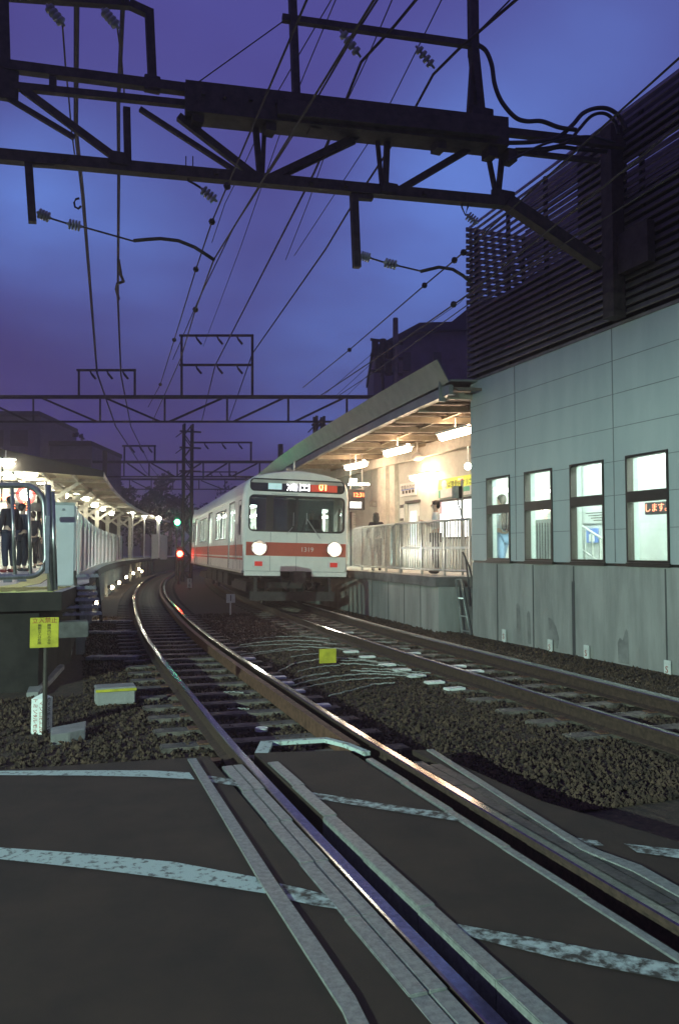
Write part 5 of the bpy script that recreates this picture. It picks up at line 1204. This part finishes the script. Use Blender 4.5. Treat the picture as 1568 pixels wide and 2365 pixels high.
# ------------------------------------------------------------------ signals and poles in the distance
def signal(label, u, v, D, m, base=ZB, extra=None):
    p = atd(u, v, D); t = thing('railway_signal', label, 'signal', (p.x, p.y, base))
    b = MB(); b.bx(p.x-.16, p.x+.16, p.y+.06, p.y+.2, p.z-.35, p.z+.35); b.build('housing', 'gasket', t, bevel=.02)
    b = MB(); b.ball(p, .15, 12, (1, .5, 1)); b.build('lens', m, t, smooth=True)
    b = MB(); b.tube([(p.x, p.y+.28, base), (p.x, p.y+.28, p.z+.4)], .05, 8); b.build('post', 'steel_dark', t)
signal('green railway signal glowing in the dark left of the train', 410, 1206, 46, 'lamp_green')
signal('red signal glowing low beside the track left of the train', 416, 1279, 40, 'lamp_red')
for i, (u, v, D) in enumerate(((307.7, 1181, 52), (335, 1190, 56), (367, 1198, 58))):
    p = atd(u, v, D); t = thing('platform_lamp', ['far lamp at the end of the left canopy, leftmost of three', 'far lamp between the canopy end and the white pole', 'far lamp on a white lit pole, rightmost of three'][i], 'lamp', (p.x, p.y, LZ), 0, 'lamps past the left canopy end')
    b = MB(); b.ball(p, .17, 10); b.build('bulb', 'tube_left', t, smooth=True); b = MB(); b.tube([(p.x, p.y+.1, LZ), (p.x, p.y+.1, p.z)], .14 if i == 2 else .05, 10); b.build('pole', 'white_paint', t)
for i, (u0, u1, v0, v1, D) in enumerate(((352, 364, 1234, 1290, 50), (372, 386, 1236, 1292, 52))):
    a, c = atd(u0, v0, D), atd(u1, v1, D); t = thing('platform_screen', ['pale end screen panel at the far end of the left platform', 'narrow glazed end screen beside the white lamp pole'][i], 'screen', ((a.x+c.x)/2, (a.y+c.y)/2, c.z))
    b = MB(); b.bx(a.x, c.x, a.y, a.y+.06, c.z, a.z); b.build('panel', 'inner_grey', t); b = MB(); b.bx(a.x-.04, a.x, a.y-.02, a.y+.08, LZ, a.z+.05); b.bx(c.x, c.x+.04, a.y-.02, a.y+.08, LZ, a.z+.05); b.build('frame', 'steel_galv', t)

# ------------------------------------------------------------------ small signs and track-side things
def board_post(name, label, cat, u0, u1, v0, v1, vb, m, zb=ZB, th=.012, post=.022, pm='steel_dark'):
    um = (u0+u1)/2; base = onz(um, vb, zb); Y = base.y; a, c = ony(u0, v0, Y), ony(u1, v1, Y); fr = Vector((cos(YAW*.5), -sin(YAW*.5), 0))
    t = thing(name, label, cat, base)
    b = MB(); b.bx(a.x, c.x, Y-th, Y, c.z, a.z); b.build('plate', m, t, bevel=.003)
    if post: b = MB(); b.tube([(base.x, Y+post, zb-.1), (base.x, Y+post, a.z-.02)], post, 8); b.build('post', pm, t)
    return t, a.x, c.x, Y-th, c.z, a.z
t, x0, x1, Y, z0, z1 = board_post('warning_sign', 'small yellow warning sign with red heading and two dark text columns', 'sign', 71, 136, 1427, 1494, 1690, 'yellow')
text(t, 'lettering', '立入禁止', (x1-x0)*.22, ((x0+x1)/2, Y-.002, z1-(z1-z0)*.11), (1, 0, 0), (0, 0, 1), 'ink_red', .0006)
for dx, s in ((.33, '無断立入\nは危険'), (.66, '線路内に\n入るな')):
    ch = s.replace('\n', '')
    text(t, 'lettering', '\n'.join(ch), (z1-z0)*.098, (x0+(x1-x0)*dx, Y-.002, z0+(z1-z0)*.44), (1, 0, 0), (0, 0, 1), 'ink', .0006, xs=1.3)
def marker_post():
    base = onz(97, 1685, ZB); h = ony(97, 1612, base.y).z; w = .135; a = radians(-32)
    t = thing('marker_post', 'white four-sided marker post with sideways black writing and pointed top', 'marker post', base, a)
    b = MB(); q = w/2; z = h - base.z
    b.add([(-q,-q,-.1),(q,-q,-.1),(q,q,-.1),(-q,q,-.1),(-q,-q,z),(q,-q,z),(q,q,z),(-q,q,z),(0,0,z+.045)], [(0,3,2,1),(0,1,5,4),(1,2,6,5),(2,3,7,6),(3,0,4,7),(4,5,8),(5,6,8),(6,7,8),(7,4,8)]); b.build('post', 'pale_plate', t, world=False)
    text(t, 'lettering', 'C×ЖE s:~10', .062, (q+.002, 0, z*.48), (0, 0, -1), (0, 1, 0), 'ink', .0008, world=False)
    text(t, 'lettering', 'トミソ9ルモ:0', .052, (-.028, -q-.002, z*.5), (0, 0, -1), (1, 0, 0), 'ink_red', .0008, world=False)
    text(t, 'lettering', 'マンコEエ20:'.replace('ンコ', 'シ口'), .052, (.035, -q-.002, z*.46), (0, 0, -1), (1, 0, 0), 'ink_red', .0008, world=False)
marker_post()
t, x0, x1, Y, z0, z1 = board_post('kilometre_plate', 'small white plate numbered 1 and 6 on the gravel between the tracks', 'marker', 433, 443.5, 1336, 1357, 1362, 'pale_plate', post=.02)
text(t, 'lettering', '1\n6', .2, ((x0+x1)/2, Y-.003, (z0+z1)/2), (1, 0, 0), (0, 0, 1), 'ink')
t, x0, x1, Y, z0, z1 = board_post('track_marker', 'white plate marked 1 on a short white stake between the tracks', 'marker', 523, 543, 1372, 1392, 1418, 'pale_plate', post=.022, pm='pale_plate')
text(t, 'lettering', '1', .23, ((x0+x1)/2, Y-.003, (z0+z1)/2), (1, 0, 0), (0, 0, 1), 'ink')
board_post('yellow_board', 'small plain yellow board standing among the cables between the tracks', 'board', 737, 775, 1499, 1530, 1534, 'yellow', post=0, th=.03)
def trackside():
    b = MB(); p, q = onz(222, 1628, ZB), onz(314, 1622, ZB); c = (p+q)/2; L = (q-p).length; a = math.atan2(q.y-p.y, q.x-p.x)
    t = thing('cable_box', 'low grey trackside box with a yellow stripe across its lid', 'box', c, a)
    b = MB(); b.box((0, .12, .07), (L, .26, .16)); b.build('body', 'grey_box2' if 'grey_box2' in M else 'concrete', t, world=False, bevel=.015)
    b = MB(); b.box((0, .12, .165), (L*1.02, .29, .025)); b.build('lid', 'concrete', t, world=False, bevel=.008)
    b = MB(); b.box((0, -.029, .150), (L*1.025, .006, .028)); b.build('stripe', 'yellow', t, world=False)
    for i, (px, lb) in enumerate((([(62,1600),(78,1560),(122,1530),(150,1535),(120,1568),(90,1598)], 'slanting pale slab lying behind the white marker post'), ([(125,1508),(135,1495),(155,1491),(168,1500),(163,1514),(140,1518)], 'rounded pale slab right of the yellow sign post'), ([(74,1512),(88,1504),(101,1506),(98,1518),(85,1520)], 'small pale slab left of the yellow sign post'), ([(118,1706),(118,1688),(160,1680),(200,1672),(198,1692),(160,1700)], 'broken pale concrete slab in front of the marker post'))):
        P = [onz(u, v, ZB+.03) for u, v in px]; b = MB(); b.prism([(q.x, q.y) for q in P], ZB-.05, ZB+.03+.01*i); props(b.build('slab', 'concrete', bevel=.006), lb, 'slab')
    p, q = onz(590, 1688, ZB), onz(618, 1688, ZB); t = MB(); t.prism([((p.x+q.x)/2 + .06*cos(k*.4), (p.y+q.y)/2 + .06*sin(k*.4)) for k in range(16)], ZB, ZB+.03); props(t.build('balise_cap', 'pale_plate'), 'little round pale cap lying between the rails of the left track', 'cap')
    # cable trough lids left of the track
    for i, (v, u0, u1, lb) in enumerate(((1435, 200, 305, 'warm-lit trough lid nearest the platform end wall'), (1460, 195, 318, 'broken warm-lit trough lids second from the platform'), (1518, 203, 320, 'row of trough lids farther down the left trackside'))):
        p, q = onz(u0, v, ZB+.02), onz(u1, v, ZB+.02); b = MB(); n = 7
        for k in range(n): c = p.lerp(q, (k+.5)/n); b.box((c.x, c.y, ZB+.015+.006*(k % 2)), ((q-p).length/n*.9, .26, .05), math.atan2(q.y-p.y, q.x-p.x))
        props(b.build('trough_lid_row', 'concrete', bevel=.006), lb, 'trough lids')
    for i, (u, v) in enumerate(((515, 1352), (520, 1338))):
        pass
trackside()

# ------------------------------------------------------------------ dark trees and buildings far behind
def tree(label, u, v0, vb, D, wpx, n=900, bare=False, group='dark trees beyond the station'):
    p = atd(u, 1272, D); top = atd(u, v0, D); k = D/FPX; w = wpx*k; h = top.z - ZB
    t = thing('tree', label, 'tree', (p.x, p.y, ZB), 0, group)
    b = MB(); b.tube([(p.x, p.y, ZB), (p.x+.1, p.y, ZB+h*.4), (p.x-.1, p.y, ZB+h*.8)], [.03*h, .022*h, .008*h], 8)
    R = random.Random(int(u*7+D))
    for i in range(14 if not bare else 34):
        a = R.uniform(0, 6.28); z = ZB + h*R.uniform(.3, .75); L = w*R.uniform(.3, .55); s = Vector((p.x, p.y, z)); e = s + Vector((cos(a)*L, sin(a)*L*.5, L*R.uniform(.2, .9))); m = s.lerp(e, .5) + Vector((0, 0, .1*L))
        b.tube([s, m, e], [.008*h, .005*h, .002*h], 5)
        if bare:
            for j in range(4): f = s.lerp(e, R.uniform(.4, 1)); b.tube([f, f + Vector((R.uniform(-1,1), 0, R.uniform(-.3,.8)))*L*.4], [.003*h, .001*h], 4)
    b.build('trunk', 'bark', t)
    b = MB(); cl = [(R.gauss(0, .3)*w, R.gauss(0, .2)*w, h*(.68+R.gauss(0, .13)), R.uniform(.12, .26)*w) for _ in range(16)]
    for i in range(n if not bare else n//4):
        cx, cy, cz, r = R.choice(cl); d = Vector((R.gauss(0,1), R.gauss(0,1), R.gauss(0,1))).normalized()*r*R.uniform(.4, 1.05); c = Vector((p.x+cx, p.y+cy, ZB+cz)) + d; s = R.uniform(.012, .03)*h
        q = Vector((R.gauss(0,1), R.gauss(0,1), R.gauss(0,1))).normalized(); r2 = q.orthogonal().normalized()*s; u2 = q.cross(r2).normalized()*s*.7; b.add([c-r2, c-u2, c+r2, c+u2], [(0,1,2,3)])
    b.build('crown', 'leaf_dark', t, recalc=False)
for i, (u, v0, D, w, n, bare, lb) in enumerate(((150, 985, 62, 120, 700, True, 'half-bare dark tree behind the left canopy roof'), (85, 975, 66, 150, 1400, False, 'dark bushy tree at the left edge of the picture'), (215, 1050, 75, 90, 900, True, 'sparse dark tree right of the left dark block'),
      (268, 1118, 90, 100, 1500, False, 'round dark tree behind the far left canopy end'), (330, 1104, 96, 110, 1700, False, 'dark tree standing behind the far lamps'), (392, 1110, 92, 100, 1600, False, 'dark tree right behind the green signal'), (440, 1150, 88, 70, 1300, False, 'low dark tree beside the rear of the train'), (505, 1148, 100, 110, 1200, False, 'dark tree seen over the train roof left part'), (355, 1150, 70, 90, 1300, False, 'low dark bush tree in front of the far trees'))):
    tree(lb, u, v0, 1272, D, w, n, bare)
def far_blocks():
    for nm, lb, u0, u1, v, D in (('dark_building', 'unlit dark building block behind the left platform, at the picture edge', -160, 95, 962, 58), ('dark_building', 'lower unlit dark block right of the taller one behind the canopy', 95, 214, 1030, 60)):
        a, c = atd(u0, v, D), atd(u1, v, D); t = thing(nm, lb, 'building', ((a.x+c.x)/2, (a.y+c.y)/2, ZB)); f = Vector((sin(YAW), cos(YAW), 0))*8
        b = MB(); q = [Vector((a.x, a.y, 0)), Vector((c.x, c.y, 0)), Vector((c.x, c.y, 0))+f, Vector((a.x, a.y, 0))+f]; b.prism([(p.x, p.y) for p in q], ZB, a.z); b.build('wall', 'house_wall', t)
        b = MB(); g = f.normalized()*.3; b.prism([((p.x+(-g.x if i < 2 else g.x)), (p.y+(-g.y if i < 2 else g.y))) for i, p in enumerate(q)], a.z+.001, a.z+.35); b.build('roof', 'house_roof', t)
        for i in range(4):
            for j in range(3): p = q[0].lerp(q[1], .15+.22*i) - f.normalized()*.02; b = MB(); b.box((p.x, p.y, a.z-1.6-2.6*j), (1.3, .06, 1.2), -YAW); b.build('window', 'joint', t)
    pts = []
    b = MB(); vs = []; n = 46
    for i in range(n):
        a = -1.2 + 2.6*i/(n-1); d = 260 + 20*sin(i*1.7); vs += [(d*sin(a), d*cos(a), -1), (d*sin(a), d*cos(a), 9 + 4*sin(i*.7) + 3*sin(i*2.3)), ((d+60)*sin(a), (d+60)*cos(a), -1)]
    fs = []
    for i in range(n-1): fs += [(3*i, 3*i+1, 3*i+4, 3*i+3), (3*i+1, 3*i+2, 3*i+5, 3*i+4)]
    b.add(vs, fs); props(b.build('hills', 'leaf_dark'), kind='structure')
far_blocks()

# ------------------------------------------------------------------ tall street lamps behind the camera that light the crossing
def street_lamp(label, x, y, h, aim, E_, c, size=62, blend=.4):
    t = thing('street_lamp', label, 'street lamp', (x, y, ZB), 0, 'street lamps by the crossing'); top = Vector((x, y, h)); d = (Vector(aim) - top); d.z = 0; d.normalize(); sd = Vector((-d.y, d.x, 0))
    b = MB(); b.tube([(x, y, ZB), (x, y, h-.4), (x, y, h+.1), top + d*.5 + Vector((0, 0, .18))], [.09, .06, .05, .04], 10); b.build('pole', 'steel_galv', t)
    e = top + d*.7                       # flat full-cutoff head: a plate above and a skirt that ends at the lamp's own height
    b = MB(); b.bar(e - d*.5 + Vector((0, 0, .12)), e + d*.6 + Vector((0, 0, .12)), 1.6, .04); b.bar(e + d*.6 - sd*.8 + Vector((0, 0, .05)), e + d*.6 + sd*.8 + Vector((0, 0, .05)), .03, .13); b.build('lamp_head', 'cab_grey', t)
    L = bpy.data.lights.new('lamp_light', 'SPOT'); L.energy = E_; L.color = c; L.spot_size = radians(size); L.spot_blend = blend; L.shadow_soft_size = .03
    o = bpy.data.objects.new('lamp_light', L); col.objects.link(o); o.parent = t; o.location = e - Vector((x, y, ZB)) - Vector((0, 0, .0)); o.rotation_euler = (Vector(aim) - e).to_track_quat('-Z', 'Y').to_euler()
street_lamp('street lamp with a flat shaded head across the road', -16, -8, 5.25, (4, 14.5, 1.), 23000, (.68, 1, .86), 56, .5)
# ------------------------------------------------------------------ thin warm haze, added to give lamps halos and lift the blacks
def haze():
    m = bpy.data.materials.new('haze'); m.use_nodes = True; nt = m.node_tree; n = nt.nodes; n.remove(n['Principled BSDF'])
    v = n.new('ShaderNodeVolumePrincipled'); v.inputs['Color'].default_value = (1, .84, .78, 1); v.inputs['Density'].default_value = .0036; v.inputs['Anisotropy'].default_value = .6
    nt.links.new(v.outputs[0], n['Material Output'].inputs['Volume']); M['haze'] = m
    b = MB(); b.bx(-405, 405, -64, 905, ZB-1.3, 26); props(b.build('haze', 'haze'), kind='stuff')
haze()
